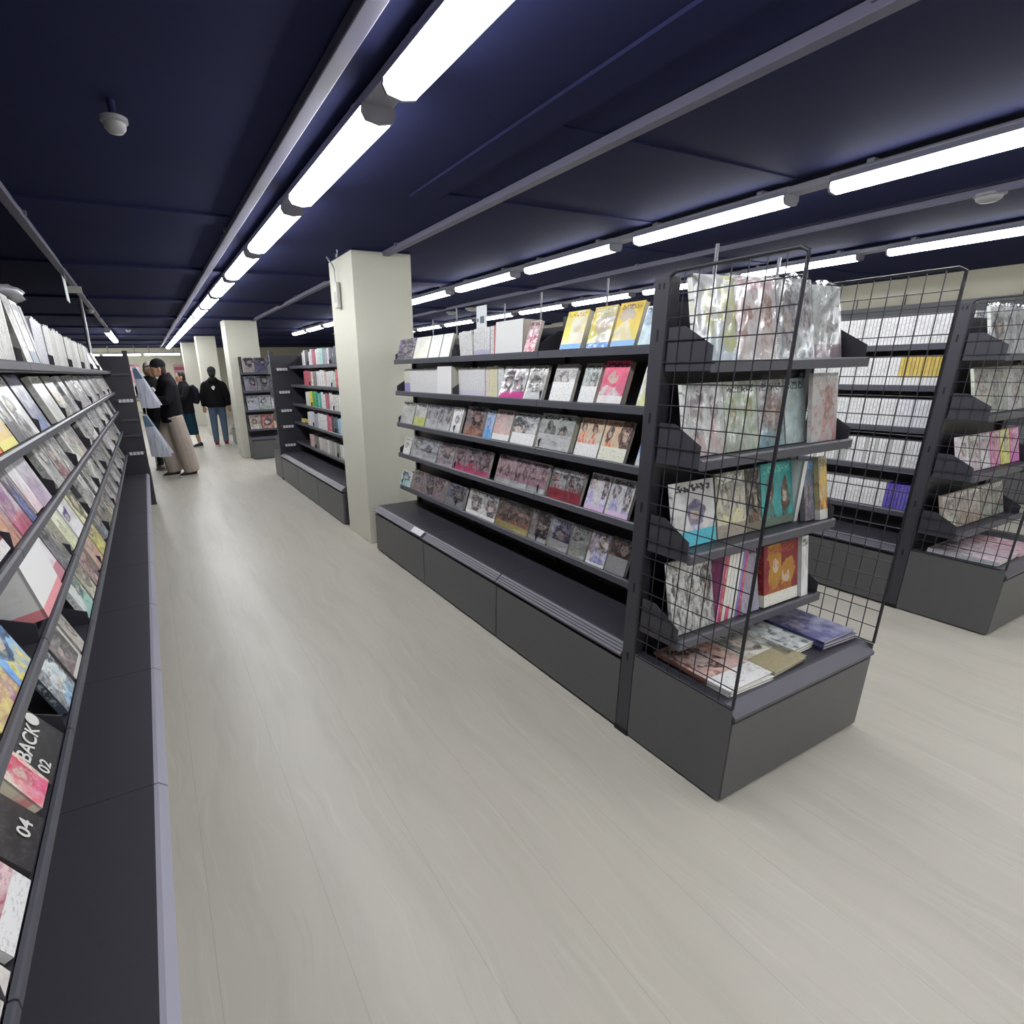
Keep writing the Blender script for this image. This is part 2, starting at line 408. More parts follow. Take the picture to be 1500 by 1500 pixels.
def base_parts(par, W, D, hb=.375, rec=0., narrow=False):
    obj('base_body', MB().box(.004, .022 + rec, .015, W - .004, D - .004, hb - .03), par, fix_dark)
    bevel(obj('drawer_front', MB().box(.004, rec, .012, W - .004, .02 + rec, hb - .062), par, fix_drawer), .003)
    obj('base_top', MB().box(.001, .045, hb - .03, W - .001, D - .004, hb), par, fix_dark)
    k_ = .5 if narrow else 1.
    r = MB().prism([(.045, hb), (.034, hb), (.034 - .04 * k_, hb - .034 * k_), (.034 - .04 * k_, hb - .034 * k_ - .008), (.045, hb - .046)], .003, W - .003, 'x')
    for q in (() if narrow else (.25, .5, .75)):    # fine ribs of the ticket rail
        yy, zz = .034 - .04 * q, hb - .034 * q
        r.prism([(yy, zz + .0005), (yy - .0025, zz + .0005), (yy - .0015, zz + .003)], .003, W - .003, 'x')
    obj('ticket_rail', r, par, lit_rail if narrow else fix_rail)
def bay(fr, W, D, lip, zs, label, group, top=1.62, hb=.375, posts=True, right=False, rec=0.):
    b = empty('shelving_bay', fr); tag(b, label, 'shelving', group)
    obj('back_panel', MB().box(0, D - .012, hb - .02, W, D, top), b, fix_dark)
    base_parts(b, W, D, hb, rec, rec > 0)
    add_shelves(b, W, D, lip, zs, True, right)
    if posts:
        u = MB().box(.0, D - .035, hb, .024, D - .013, top + .04)
        z = hb + .05
        while z < top: u.box(.009, D - .037, z, .015, D - .034, z + .025, 1); z += .05
        o = obj('upright', u, b, [fix_dark, fix_black])
    return b

def wire_panel(par, x, y0, y1, z0, z1, toptail):
    p = obj('wire_panel', MB().tube([(x, y1, z0), (x, y1, z1 - .05), (x, y1 - .0, z1 - .012), (x, y1 - .02, z1), (x, y0 + .02, z1), (x, y0, z1 - .012), (x, y0, z1 - .05), (x, y0, z0)], .0055, 8, closed=True), par, wire_mat)
    g = MB(); n = 8
    for i in range(1, n): y = y0 + (y1 - y0) * i / n; g.tube([(x, y, z0), (x, y, z1)], .0019, 5)
    m = int((z1 - z0) / .066)
    for i in range(1, m): z = z0 + (z1 - z0) * i / m; g.tube([(x - .003, y0, z), (x - .003, y1, z)], .0019, 5)
    obj('wire_grid', g, p, wire_mat)
EW, ED, ELIP = .858, .475, .225
EZ = (.50, .82, 1.135, 1.43)
def endcap(fr, label, group, D=ED, wires=True, backrails=False, zs=EZ, lip=ELIP, W=EW):
    e = empty('end_display', fr); tag(e, label, 'shelving', group)
    y0, y1 = D - .06, D
    for x in (0, W - .05):
        p = obj('post', MB().box(x, y0, 0, x + .05, y1, 1.69), e, fix_dark); bevel(p, .003)
        s = MB(); sx = x - .001 if x == 0 else x + .049
        z = .30
        for z in (.33, .62, .93, 1.24, 1.50): s.box(sx, y0 + .026, z, sx + .002, y0 + .034, z + .035)
        for yy in (.018, .036): s.box(sx, y0 + yy, 1.655, sx + .002, y0 + yy + .006, 1.672)
        obj('slots', s, p, fix_black)['kind'] = 'stuff'
        f = obj('foot', MB().box(x - .004, y0 - .004, 0, x + .054, y1 + .004, .02), p, fix_black)
    obj('back_panel', MB().box(.05, D - .035, .345, W - .05, D - .02, 1.62), e, fix_dark)
    obj('base_body', MB().box(.003, .022, .012, W - .003, y0 - .002, .345), e, fix_drawer)
    for x in (0, W - .004): bevel(obj('side_panel', MB().box(x, .004, .008, x + .004, y0 - .003, .37), e, fix_drawer), .001)
    bevel(obj('drawer_front', MB().box(.006, 0, .012, W - .006, .02, .313), e, fix_drawer), .003)
    obj('base_top', MB().box(.005, .045, .345, W - .005, y0 - .002, .372), e, fix_dark)
    obj('ticket_rail', MB().prism([(.045, .375), (.034, .375), (-.006, .341), (-.006, .329), (.045, .329)], .005, W - .005, 'x'), e, fix_rail)
    add_shelves(e, W, y0, lip, zs, True, True, .11)
    if wires:
        for x in (.002, W - .002): wire_panel(e, x, .006, y0, .375, 1.70, 0)
    if backrails:
        for z in (.55, .75, .98, 1.18, 1.42):
            r = obj('back_rail', MB().box(.05, D - .02, z, W - .05, D + .01, z + .02), e, fix_rail)
            obj('ticket', MB().box(W - .22, D + .01, z - .012, W - .07, D + .012, z + .022), r, white_label)
    return e

# central gondola (three bays) and its near end display
for i, nm in enumerate(('nearest the end display', 'in the middle of the run', 'touching the column')):
    bay(frame(0, .9 * (i + 1), 0, -90), BW, BD, LIPY, ZS, 'charcoal shelf bay of the central gondola, %s' % nm, 'bays of the central gondola')
EC_A = frame(0, -.475, 0, 0)
endcap(EC_A, 'charcoal end display with wire sides on the central gondola', 'end displays')
# gondola beyond the column
for i, nm in enumerate(('nearest the column', 'in the middle', 'at its far end')):
    bay(frame(0, 3.56 + .9 * (i + 1), 0, -90), BW, BD, LIPY, ZS, 'charcoal shelf bay beyond the first column, %s' % nm, 'bays beyond the first column')
EB = endcap(frame(EW, 6.27 + ED, 0, 180), 'far end display closing the gondola beyond the first column', 'end displays', wires=False)
# right gondola
DX, DY = 2.257, .052
for i, nm in enumerate(('nearest its end display', 'second along', 'third along')):
    bay(frame(DX, DY + .9 * (i + 1), 0, -90), BW, BD, LIPY, ZS, 'charcoal shelf bay of the right gondola, %s' % nm, 'bays of the right gondola')
EC_D = frame(DX, DY - .475, 0, 0)
endcap(EC_D, 'charcoal end display with wire sides on the right gondola', 'end displays')
# far end display in front of the second column, and the bays behind it
EC_C = frame(-.04, 8.40, 0, 0)
endcap(EC_C, 'far magazine end display standing before the second column', 'end displays', D=.34, wires=False, lip=.10)
for i in range(2):
    bay(frame(.0, 9.45 + .9 * (i + 1), 0, -90), BW, BD, LIPY, ZS, 'far shelf bay behind the second column, %s' % ('nearer' if i == 0 else 'farther'), 'far bays')
# left run
LB = .69; LX = -1.60; LLIP = .185; LY0 = .10; LHB = .37
LZ = (.60, .85, 1.07, 1.265, 1.475)
for i in range(-2, 8):
    j = i + 2
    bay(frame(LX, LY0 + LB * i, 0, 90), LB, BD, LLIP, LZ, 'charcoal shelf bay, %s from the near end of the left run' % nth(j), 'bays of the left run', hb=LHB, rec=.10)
EL = endcap(frame(LX, LY0 + LB * 8 + ED + .02, 0, 180), 'far end display closing the left shelf run', 'end displays', wires=False, backrails=False)
def rear_rails(e, zs, x0, tickets):       # ticket rails on the rear of a far end display, seen from the shop entrance
    pn = obj('rear_panel', MB().box(.0, ED + .001, .0, EW, ED + .007, 1.64), e, fix_dark)
    for i, z in enumerate(zs):
        r = obj('ticket_rail', MB().box(x0, ED + .007, z, x0 + .17, ED + .03, z + .02), pn, fix_rail)
        if i in tickets:
            for q in range(4): obj('ticket', MB().box(x0 + .01 + .036 * q, ED + .03, z - .012, x0 + .04 + .036 * q, ED + .032, z + .022), pn, white_label)
bpy.context.view_layer.update()
rear_rails(EL, (.60, .79, .96, 1.17, 1.44), .02, (0, 3))
rear_rails(EB, (.47, .72, .93, 1.17, 1.46), .64, (0, 1, 2, 3, 4))
# shelving along the right wall
for i in range(5):
    b = empty('shelving_bay', frame(XR - .42, .2 + 1.0 * (i + 1), 0, -90)); tag(b, 'tall wall shelf bay on the right wall, %s from the near end' % nth(i), 'shelving', 'bays on the right wall')
    obj('back_panel', MB().box(0, .40, .3, 1, .412, 1.98), b, plain('wallshelf_grey', '#6f6f74', .5))
    base_parts(b, 1.0, .41)
    add_shelves(b, 1.0, .41, .14, (.55, .9, 1.25, 1.6), True)
    obj('header_rail', MB().box(0, .36, 1.95, 1, .40, 2.0), b, plain('wallshelf_grey', '#6f6f74', .5))
    for xx in (.1, .6): obj('sign_rod', MB().tube([(xx, .38, 2.0), (xx, .38, 2.12)], .006), b, fix_dark)

# thin sign rods on the central gondola, one with a sign card
for i, (y, zt) in enumerate(((2.39, 1.77), (2.04, 1.81), (1.47, 1.78), (1.13, 1.80), (.65, 1.80))):
    o = obj('sign_rod', MB().tube([(.425, y, 1.55), (.425, y, zt)], .0045, 8).box(.417, y - .01, 1.52, .433, y + .01, 1.56), None, metal_mat)
    tag(o, 'thin grey sign rod, %s from the column atop the central gondola' % nth(i), 'rod', 'sign rods on the central gondola')
for i, (x, zt) in enumerate(((.24, 1.80), (.58, 1.78))):
    o = obj('sign_rod', MB().tube([(x, -.03, 1.58), (x, -.03, zt)], .0055, 8).box(x - .01, -.04, 1.56, x + .01, -.02, 1.62), None, metal_mat)
    tag(o, 'grey sign rod on top of the central end display, %s one' % ('left' if i == 0 else 'right'), 'rod', 'sign rods on the central end display')
sc = obj('sign_card', MB().box(.40, 1.63, 1.655, .403, 1.745, 1.79), None, plain('card_white', '#e6ebee', .5)); tag(sc, 'small white sign card on a rod above the central shelves', 'sign')
obj('card_print', MB().box(.3985, 1.735, 1.70, .40, 1.72, 1.72).box(.3985, 1.70, 1.69, .40, 1.655, 1.73), sc, plain('print_grey', '#6c7480', .6))
obj('card_stem', MB().tube([(.41, 1.69, 1.53), (.41, 1.69, 1.66)], .004), sc, metal_mat)
# left: post and hanging card under the ceiling track
p = obj('sign_post', MB().tube([(-1.93, 5.6, 1.6), (-1.93, 5.72, 2.2)], .018, 8), None, metal_mat); tag(p, 'grey post rising from the left run to the ceiling track', 'post')
hc = obj('hanging_card', MB().box(-1.925, 4.22, 2.02, -1.92, 4.42, 2.20), None, plain('card_white', '#e6ebee', .5)); tag(hc, 'blank white card hanging from the left ceiling track', 'card')
obj('clip', MB().box(-1.935, 4.30, 2.19, -1.91, 4.34, 2.25), hc, metal_mat)
clp = obj('track_clip', MB().box(-1.965, 4.9, 2.16, -1.85, 4.96, 2.21), None, offwhite_plastic); tag(clp, 'pale clip on the left ceiling track by the post', 'clip')

# column gadget: hook with hanging white device
g = empty('hanging_device', frame(-.018, 3.2, 2.0)); tag(g, 'white handheld device hanging from a wire hook on the first column', 'device')
bevel(obj('device_body', MB().box(-.012, -.04, -.09, .018, .035, .10), g, offwhite_plastic), .008, 3)
obj('button_pad', MB().box(-.014, -.025, -.05, -.011, .02, .03), g, plain('pad_grey', '#a9a9a4', .5))
obj('hook_wire', MB().tube([(-.002, 0, .10), (-.004, .0, .20), (-.02, .005, .235), (-.035, .02, .255), (-.05, .025, .275), (-.055, .01, .282), (-.05, -.005, .272), (-.04, -.002, .255)], .005, 8), g, metal_mat)
hk = obj('ceiling_hook', MB().tube([(-.06, 2.98, CEIL), (-.06, 2.98, 2.262), (-.06, 2.995, 2.245), (-.06, 3.015, 2.25), (-.06, 3.02, 2.268)], .006, 8), None, metal_mat); tag(hk, 'small bent metal hook under the ceiling by the first column', 'hook')

# ------------------------------------------------------------------ books
def unit_book():
    c = MB()
    c.box(0, 0, 0, 1, .06, 1).box(0, .94, 0, 1, 1, 1).box(0, .06, 0, .03, .94, 1)
    me = c.mesh('book_cover', [cover_mat, spine_mat])
    uvl = me.uv_layers.new(name='UVMap')
    for p in me.polygons:
        n = p.normal
        p.material_index = 0 if n.y < -.5 and p.center.y < .03 else 1
        for li in p.loop_indices:
            co = me.vertices[me.loops[li].vertex_index].co
            uvl.data[li].uv = (co.x, co.z) if abs(n.y) > .5 else ((1 - co.y, co.z) if abs(n.x) > .5 else (co.x, co.y))
    return me
BOOK = unit_book()
PAGES = MB().box(.03, .06, .012, .985, .94, .988).mesh('page_block', page_mat)
FILMS = []
for s in range(4):
    rnd = random.Random(50 + s); nx, nz = 7, 9; b = MB()
    for j in range(nz + 1):
        for i in range(nx + 1):
            x = -.012 + 1.024 * i / nx; z = -.004 + 1.07 * j / nz
            edge = i in (0, nx)
            y = -.10 - (.0 if edge else rnd.uniform(0, .28) * (.5 + .9 * (j / nz) ** 2)) + (.7 * max(0, z - 1.0) / .07)
            b.v.append((x, y, z + (rnd.uniform(-.02, .02) if j == nz else 0)))
    for j in range(nz):
        for i in range(nx):
            a = j * (nx + 1) + i; b.f.append((a, a + 1, a + nx + 2, a + nx + 1)); b.m.append(0)
    FILMS.append(b.mesh('film', film_mat, True))
CNAMES = [('white', 'e8e8e8'), ('pale grey', 'c4c4c4'), ('grey', '8c8c8c'), ('dark grey', '505050'), ('black', '1c1c1e'), ('pale pink', 'e6c4c8'), ('pink', 'dd6f95'), ('hot pink', 'e8408c'), ('red', 'b83040'), ('maroon', '5e2230'),
          ('orange', 'e08038'), ('yellow', 'e8b830'), ('pale yellow', 'e8e0a8'), ('cream', 'e4dcc4'), ('tan', 'b89878'), ('brown', '7a4c38'), ('green', '3c9450'), ('pale green', 'b4d0b8'), ('teal', '2e8c8c'), ('pale blue', 'b4d0e8'),
          ('blue', '3c78c8'), ('navy', '20284c'), ('purple', '5c4488'), ('lavender', 'b8acd8'), ('olive', '6c6a3c')]
CREF = [(n, tuple(int(h[i:i + 2], 16) for i in (0, 2, 4))) for n, h in CNAMES]
def cname(h):
    h = h.lstrip('#'); h = ''.join(k * 2 for k in h) if len(h) == 3 else h
    r = tuple(int(h[i:i + 2], 16) for i in (0, 2, 4))
    return min(CREF, key=lambda c: sum((a - b) ** 2 for a, b in zip(c[1], r)))[0]
def put(FR, x, y, z, wdt, t, h, tilt=0., yaw=0., lean=0., c=('#ccc',), hair='#33303a', body=None, title='#2a2a30', band=None, bh=0., n=1, fig=1., ink=.35, wrap=0, name='comic_book', label='', cat='book', group=None, seed=None, pages=True, gain=1.6):
    """stand a book on a shelf: x is its left edge on the shelf front, tilt leans it back, yaw 90 shows its spine"""
    o = bpy.data.objects.new(name, BOOK); COL.objects.link(o)
    th = math.radians(tilt)
    o.matrix_world = FR @ Matrix.Translation((x, y, z + t * math.sin(th) + .0008)) @ Matrix.Rotation(math.radians(lean), 4, 'Y') @ Matrix.Rotation(math.radians(yaw), 4, 'Z') @ Matrix.Rotation(-th, 4, 'X') @ Matrix.Diagonal((wdt, t, h, 1))
    c1 = c[0]; c2 = c[1] if len(c) > 1 else c[0]
    for k, v in (('c1', c1), ('c2', c2), ('c3', hair), ('c4', body or c2), ('c5', title), ('cb', band or c2)): o[k] = tuple(min(.84, q * gain) for q in lin(v))
    o['seed'] = float(random.uniform(0, 300) if seed is None else seed); o['nf'] = float(n); o['bh'] = float(bh if band else 0.); o['fig'] = float(fig); o['ink'] = float(ink)
    tag(o, label, cat, group)
    if pages: obj('page_block', PAGES, o)
    if wrap:
        f = obj('plastic_wrap', random.choice(FILMS), o)
        if t < .012: f.scale.y = .012 / t
    return o

def rgbhex(r, g, b): return '#%02x%02x%02x' % tuple(int(max(0, min(255, k))) for k in (r, g, b))
def jitter(h, a=10):
    h = h.lstrip('#'); h = ''.join(k * 2 for k in h) if len(h) == 3 else h
    d = random.uniform(-a, a)
    return rgbhex(*(int(h[i:i + 2], 16) + d + random.uniform(-a / 3, a / 3) for i in (0, 2, 4)))

SHN = ('lowest', 'fourth', 'third', 'second', 'top')
FR_A = frame(0, 2.7, 0, -90)          # x runs from the column towards the end display
LIPV_A = (((587, 713), (921, 853)), ((585, 664), (930, 771)), ((584, 621), (937, 685)), ((582, 575), (941, 596)), ((578, 528), (946, 509)))
def ax(si, u):
    (u0, v0), (u1, v1) = LIPV_A[si]; v = v0 + (v1 - v0) * (u - u0) / (u1 - u0)
    return 2.7 - at_x(u, v, LIPY + .03).y
def row_A(si, items):
    for i, it in enumerate(items):
        it = dict(it); u0, u1 = it.pop('u'); cnt = it.pop('rep', 1); kind = it.pop('k', 'f')
        x0, x1 = ax(si, u0), ax(si, u1); h = it.pop('h', .172); t = it.pop('t', .018); desc = it.pop('d', None)
        col = it['c'][0]
        if kind == 'f':
            wd = (x1 - x0) / cnt
            for j in range(cnt):
                lab = '%s, %s from column, central %s shelf' % (desc or (cname(col) + (' wrapped' if it.get('wrap') else '') + ' comic facing out'), nth(row_A.n), SHN[si])
                row_A.n += 1
                nd = it.get('stack', 1)
                kw = {k: v for k, v in it.items() if k != 'stack'}
                tl = kw.pop('tilt', 17)
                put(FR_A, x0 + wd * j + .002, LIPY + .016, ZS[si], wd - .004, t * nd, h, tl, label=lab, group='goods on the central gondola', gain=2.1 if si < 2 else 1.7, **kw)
        else:
            nb = max(1, int((x1 - x0) / t)); tt = (x1 - x0) / nb
            cols = it.pop('cols', [col]); lean = it.pop('lean', 0); y = it.pop('y', .06)
            for j in range(nb):
                cc = jitter(cols[int(j * len(cols) / nb)], 8); kw = dict(it); kw['c'] = (cc, jitter(cc, 14))
                lab = '%s-spined paperback, %s from column, central %s shelf' % (cname(cc), nth(row_A.n), SHN[si]); row_A.n += 1
                put(FR_A, x0 + tt * (j + 1), LIPY + y, ZS[si], .115, tt * .94, h * random.uniform(.97, 1.03), 0, 90, lean, label=lab, name='paperback', group='paperbacks on the central gondola', **kw)
def start(si, items): row_A.n = 0; row_A(si, items)

start(4, [
    dict(u=(583, 606), c=('#7d6b95', '#3c3250'), hair='#1e1a2a', ink=.6, wrap=1, h=.15, d='purple wrapped comic'),
    dict(u=(607, 628), c=('#d6d4c4', '#cfd0ac'), hair='#a3a58c', title='#b3b09f', ink=.2, fig=.2, h=.15),
    dict(u=(629, 645), c=('#cfd2cc', '#b4b9b4'), hair='#9da39f', title='#a9aca8', ink=.25, fig=.2, h=.15),
    dict(u=(646, 660), c=('#d2d5cf', '#c4c8c2'), hair='#a0a5a0', title='#aab0aa', ink=.2, fig=.2, h=.15),
    dict(u=(668, 686), k='s', c=('#d4d2c8',), hair='#8c8a80', h=.15, t=.02, lean=-6),
    dict(u=(688, 711), k='s', c=('#d2d0d2',), hair='#77748a', band='#a7a1b8', bh=.22, h=.155, t=.018),
    dict(u=(712, 727), k='s', c=('#c7a8a4',), cols=['#d8cfc8', '#b06a70', '#c58d90', '#6e4a50'], hair='#5a4448', h=.16, t=.016),
    dict(u=(728, 768), c=('#d7d7d6', '#cfd0d0'), hair='#c0c0c0', title='#cccccc', ink=.05, fig=0, h=.165, t=.11, tilt=2, band='#bcd0d8', bh=.08, d='plain white box set', name='box_set'),
    dict(u=(769, 786), c=('#b9a6a8', '#b55c72'), hair='#8e3a52', ink=.4, fig=.3, h=.155, wrap=1),
    dict(u=(822, 853), c=('#e0b83a', '#e6d48a'), hair='#cfc9b0', body='#e4dcc0', title='#b07b28', band='#4f86d6', bh=.13, ink=.08, fig=.7, h=.17, t=.03, name='magazine', cat='magazine', d='yellow magazine with blue foot band'),
    dict(u=(860, 893), c=('#dca733', '#e2b83c'), hair='#8f8e96', body='#c9c6c0', title='#e8dfae', band='#4a7fd2', bh=.13, ink=.06, fig=.6, h=.175, t=.02, name='magazine', cat='magazine', wrap=1, d='glossy yellow magazine with blue foot band'),
    dict(u=(896, 932), c=('#e0a02c', '#e6ae34'), hair='#8b8890', body='#c4c4c4', title='#6d5320', band='#5f8fd8', bh=.13, ink=.05, fig=.6, h=.175, t=.025, name='magazine', cat='magazine', d='orange-yellow magazine with blue foot band'),
    dict(u=(936, 958), c=('#b6cfe2', '#9fb4c6'), hair='#6f8aa4', ink=.2, h=.15),
])
start(3, [
    dict(u=(588, 596), k='s', c=('#cfcab8',), hair='#7a7468', band='#8d86b4', bh=.4, h=.165, t=.018),
    dict(u=(596, 642), k='s', c=('#d8d8d8',), hair='#a9a9ac', h=.165, t=.016),
    dict(u=(643, 664), k='s', c=('#dcdcda',), hair='#a2a2a2', h=.175, t=.05, name='paperback') if False else dict(u=(643, 664), c=('#dededc', '#d2d2d0'), hair='#b8b8b8', title='#bdbdbd', ink=.1, fig=0, h=.175, t=.09, tilt=2, name='box_set', d='tall white box set'),
    dict(u=(666, 704), k='s', c=('#dadadc',), hair='#9b98a8', band='#b9b4cc', bh=.2, h=.165, t=.013),
    dict(u=(705, 722), k='s', c=('#cdb9a8',), cols=['#d0b8b4', '#d2c2a0', '#cfc3ac'], hair='#9c8470', h=.17, t=.015),
    dict(u=(723, 731), k='s', c=('#d6d6d4',), hair='#8c8c8c', h=.165, t=.015),
    dict(u=(733, 768), c=('#a9a9a6', '#c9c4c6'), hair='#2c2c30', body='#d8468c', title='#dddddd', band='#d8488c', bh=.22, n=2, ink=.35, wrap=1, d='grey wrapped comic with hot pink foot'),
    dict(u=(769, 796), c=('#9b9892', '#cfccc8'), hair='#38363a', body='#d5d2d0', band='#d4d2d8', bh=.2, n=1, ink=.45, wrap=1),
    dict(u=(806, 838), c=('#6f6e6c', '#dadad8'), hair='#1c1c1e', body='#e0e0de', title='#8e8e8e', band='#dededc', bh=.52, ink=.3, h=.175, d='white-fronted comic with a dark top'),
    dict(u=(848, 872), c=('#77807e', '#b9c8c4'), hair='#2c3434', body='#dfe6e4', band='#cfdcda', bh=.42, ink=.3, h=.175, d='pale green and grey comic'),
    dict(u=(876, 912), c=('#c2375a', '#d05070'), hair='#d8345e', body='#e4dcdc', title='#3a2428', band='#dcd3d4', bh=.18, ink=.08, fig=1., h=.18, t=.03, d='crimson book with a pale round face'),
    dict(u=(934, 955), c=('#d9dccb', '#cfd6a0'), hair='#8a8ca4', body='#b9bf40', ink=.3, h=.16),
])
start(2, [
    dict(u=(588, 606), c=('#b4b4ae', '#c9c9c2'), hair='#80807a', ink=.25, fig=.3, h=.165, wrap=1),
    dict(u=(607, 623), c=('#c2c2bc', '#b6b6b2'), hair='#8a8a80', band='#b8bd78', bh=.4, ink=.2, fig=.2, h=.165, wrap=1),
    dict(u=(624, 660), c=('#96959a', '#c9c2c2'), hair='#55545c', body='#d8c6c8', n=2, ink=.35, h=.165, rep=2, wrap=1),
    dict(u=(661, 675), c=('#c6c6c4', '#b2b2b4'), hair='#5c5c62', ink=.3, h=.165),
    dict(u=(680, 707), c=('#716c72', '#a98474'), hair='#38242a', body='#8a5844', ink=.35, h=.178, d='brown-toned wrapped comic', wrap=1),
    dict(u=(709, 721), c=('#8892a4', '#5f8fd0'), hair='#3c5c98', body='#4a86d8', ink=.3, h=.165),
    dict(u=(722, 747), c=('#8d8382', '#b39a96'), hair='#7c6468', body='#c08c88', band='#c4c2bc', bh=.2, ink=.2, fig=.4, h=.172, t=.03),
    dict(u=(749, 783), c=('#747a80', '#cfcfd4'), hair='#24262c', body='#d4d2d8', band='#d9d9db', bh=.36, n=1, ink=.35, h=.17, d='grey comic with a white lower half'),
    dict(u=(786, 835), c=('#9a9c98', '#cdd2c4'), hair='#2a2c24', body='#cdd4c2', band='#d0d6c6', bh=.42, n=2, ink=.25, h=.176, t=.03, wrap=1, d='pale green wrapped comic with dark-haired figures'),
    dict(u=(842, 876), c=('#a38f78', '#cdbcb0'), hair='#35211f', body='#b0553c', title='#6f5b48', band='#d3c9bc', bh=.34, n=2, ink=.16, h=.176, d='left one of the twin tan comics'),
    dict(u=(877, 916), c=('#ab927c', '#d0bda8'), hair='#3a2523', body='#b8582e', title='#6c5746', band='#d0c7ad', bh=.34, n=2, ink=.16, h=.176, d='right one of the twin tan comics'),
    dict(u=(932, 953), c=('#5f7fb4', '#cfe0e8'), hair='#3a5a8c', ink=.4, h=.16),
])
start(1, [
    dict(u=(592, 602), c=('#c8c8c4', '#b8b8b4'), hair='#6c6c6c', ink=.3, h=.13),
    dict(u=(603, 640), c=('#8f9098', '#cdcdc9'), hair='#505058', body='#d2d2cc', band='#c9c9c4', bh=.3, ink=.4, h=.155, rep=2, wrap=1),
    dict(u=(641, 664), c=('#9c9494', '#d0bfc0'), hair='#5a4c50', body='#c79aa0', ink=.4, h=.155, wrap=1),
    dict(u=(665, 716), c=('#5c5a5c', '#b8909a'), hair='#1f1d20', body='#b82f58', band='#b9506f', bh=.2, n=1, ink=.35, h=.16, rep=3, wrap=1),
    dict(u=(726, 799), c=('#8f7c80', '#b78f96'), hair='#4c383c', body='#c87a8c', band='#d3c0c2', bh=.18, n=2, ink=.4, h=.16, rep=3, wrap=1, d='dusty pink wrapped comic'),
    dict(u=(803, 850), c=('#49464a', '#d4d2d2'), hair='#1a181c', body='#8c2a38', title='#f0f0f0', band='#8a2c3c', bh=.34, ink=.5, h=.155, rep=2, wrap=1, d='black wrapped comic with a red band'),
    dict(u=(857, 886), c=('#908c90', '#cfc2d0'), hair='#3c343c', body='#8a80c0', band='#a48fc0', bh=.12, n=2, ink=.3, h=.17, d='left one of the twin pastel purple comics'),
    dict(u=(887, 921), c=('#8a898c', '#cac0d0'), hair='#38343a', body='#7f78c4', band='#a892bc', bh=.12, n=2, ink=.3, h=.17, d='right one of the twin pastel purple comics'),
])
start(0, [
    dict(u=(588, 603), c=('#b4c4d4', '#8cb0cc'), hair='#24344c', ink=.3, h=.12, d='pale blue leaning comic'),
    dict(u=(604, 652), c=('#8c7478', '#c9a8b0'), hair='#47343a', body='#b98890', ink=.45, h=.155, rep=3, wrap=1, d='rose-grey wrapped comic'),
    dict(u=(654, 680), c=('#6c6c7c', '#c2c2cc'), hair='#2c2c38', body='#a4a4b4', ink=.4, h=.15, wrap=1),
    dict(u=(684, 726), c=('#6c6c6a', '#bdbcba'), hair='#2e2c2e', body='#d0788c', band='#b9b8b8', bh=.14, n=2, ink=.25, h=.16, d='grey comic with two pink-dressed figures'),
    dict(u=(727, 774), c=('#4c4848', '#a08078'), hair='#1e1a1a', body='#d06c48', band='#d6a070', bh=.22, n=4, ink=.35, h=.165, wrap=1, d='dark wrapped comic with an orange row of figures'),
    dict(u=(775, 801), c=('#5a5656', '#b0a8a6'), hair='#282424', body='#c0304c', band='#b8b4b2', bh=.14, ink=.3, h=.165, wrap=1),
    dict(u=(803, 832), c=('#8b8b98', '#c8c0cc'), hair='#38284a', body='#4c2440', band='#cbb8c4', bh=.3, ink=.3, h=.16, wrap=1),
    dict(u=(833, 858), c=('#6e6e6c', '#c6c9cc'), hair='#34363a', body='#c6cda0', ink=.45, h=.16, wrap=1),
    dict(u=(859, 886), c=('#584c4c', '#d6c4c4'), hair='#3c2c2c', body='#5c5c9c', ink=.4, h=.16, band='#d8c6c8', bh=.08),
    dict(u=(887, 916), c=('#3a3634', '#6c3434'), hair='#1c1818', body='#a8203c', band='#d4d8d2', bh=.48, ink=.3, h=.165, wrap=1, d='dark comic with a plain white lower half'),
])

# gondola beyond the first column: rows of upright coloured spines
FR_B = frame(0, 6.26, 0, -90)
BP = {4: ['#b9b9bc', '#3e3a48', '#c9c9cc', '#a34c66', '#cfd0d0', '#9fc8c4', '#8f929c', '#c6c6ca', '#3b3c4a', '#4a4a58', '#cfcfd2', '#8e8e98'],
      3: ['#a04858', '#b05c6a', '#c9c9c0', '#7b7470', '#cfcfca', '#c4c4c0', '#d0b0b0', '#cfd4cc', '#a9b4a8', '#b04a5c', '#a83f54', '#d8c4c6'],
      2: ['#c4c4d0', '#d9b64c', '#3f9450', '#3a8c80', '#4a9c90', '#d0d0d4', '#a45c70', '#c9c9cb', '#c6c6b8', '#cdcdc6', '#b4b4b8', '#8c8c9c'],
      1: ['#c9c9cc', '#b4b4c0', '#8e8e9a', '#c6c6cc', '#cacad0', '#d2d2d4', '#a84c60', '#3c3844', '#2f4a54', '#8aa4c4', '#5a6c8c', '#b4b4ba'],
      0: ['#b49c94', '#8c8880', '#6c6a68', '#b4b2ac', '#9a9894', '#c4c2bc', '#8a8a88', '#b0aea8', '#7a7876', '#c6c4bc', '#5c5a5c', '#a4a29c']}
for si in range(5):
    x = .62; i = 0
    while x < 2.3:
        t = random.uniform(.06, .10); cc = jitter(BP[si][int((x - .62) / 1.67 * 12) % 12], 12)
        put(FR_B, x + t, LIPY + .03, ZS[si], .12, t * .95, random.uniform(.155, .18) if si else .15, 0, 90, c=(cc, jitter(cc, 25)), hair=random.choice(['#2c2c34', '#5c5c64', '#c8c8c8', '#8c3c4c']),
            label='thick %s volume, %s from the far end, %s shelf beyond the column' % (cname(cc), nth(i), SHN[si]), name='thick_paperback', group='books beyond the first column', pages=False)  # thick paperback volumes rather than hardcovers
        x += t; i += 1
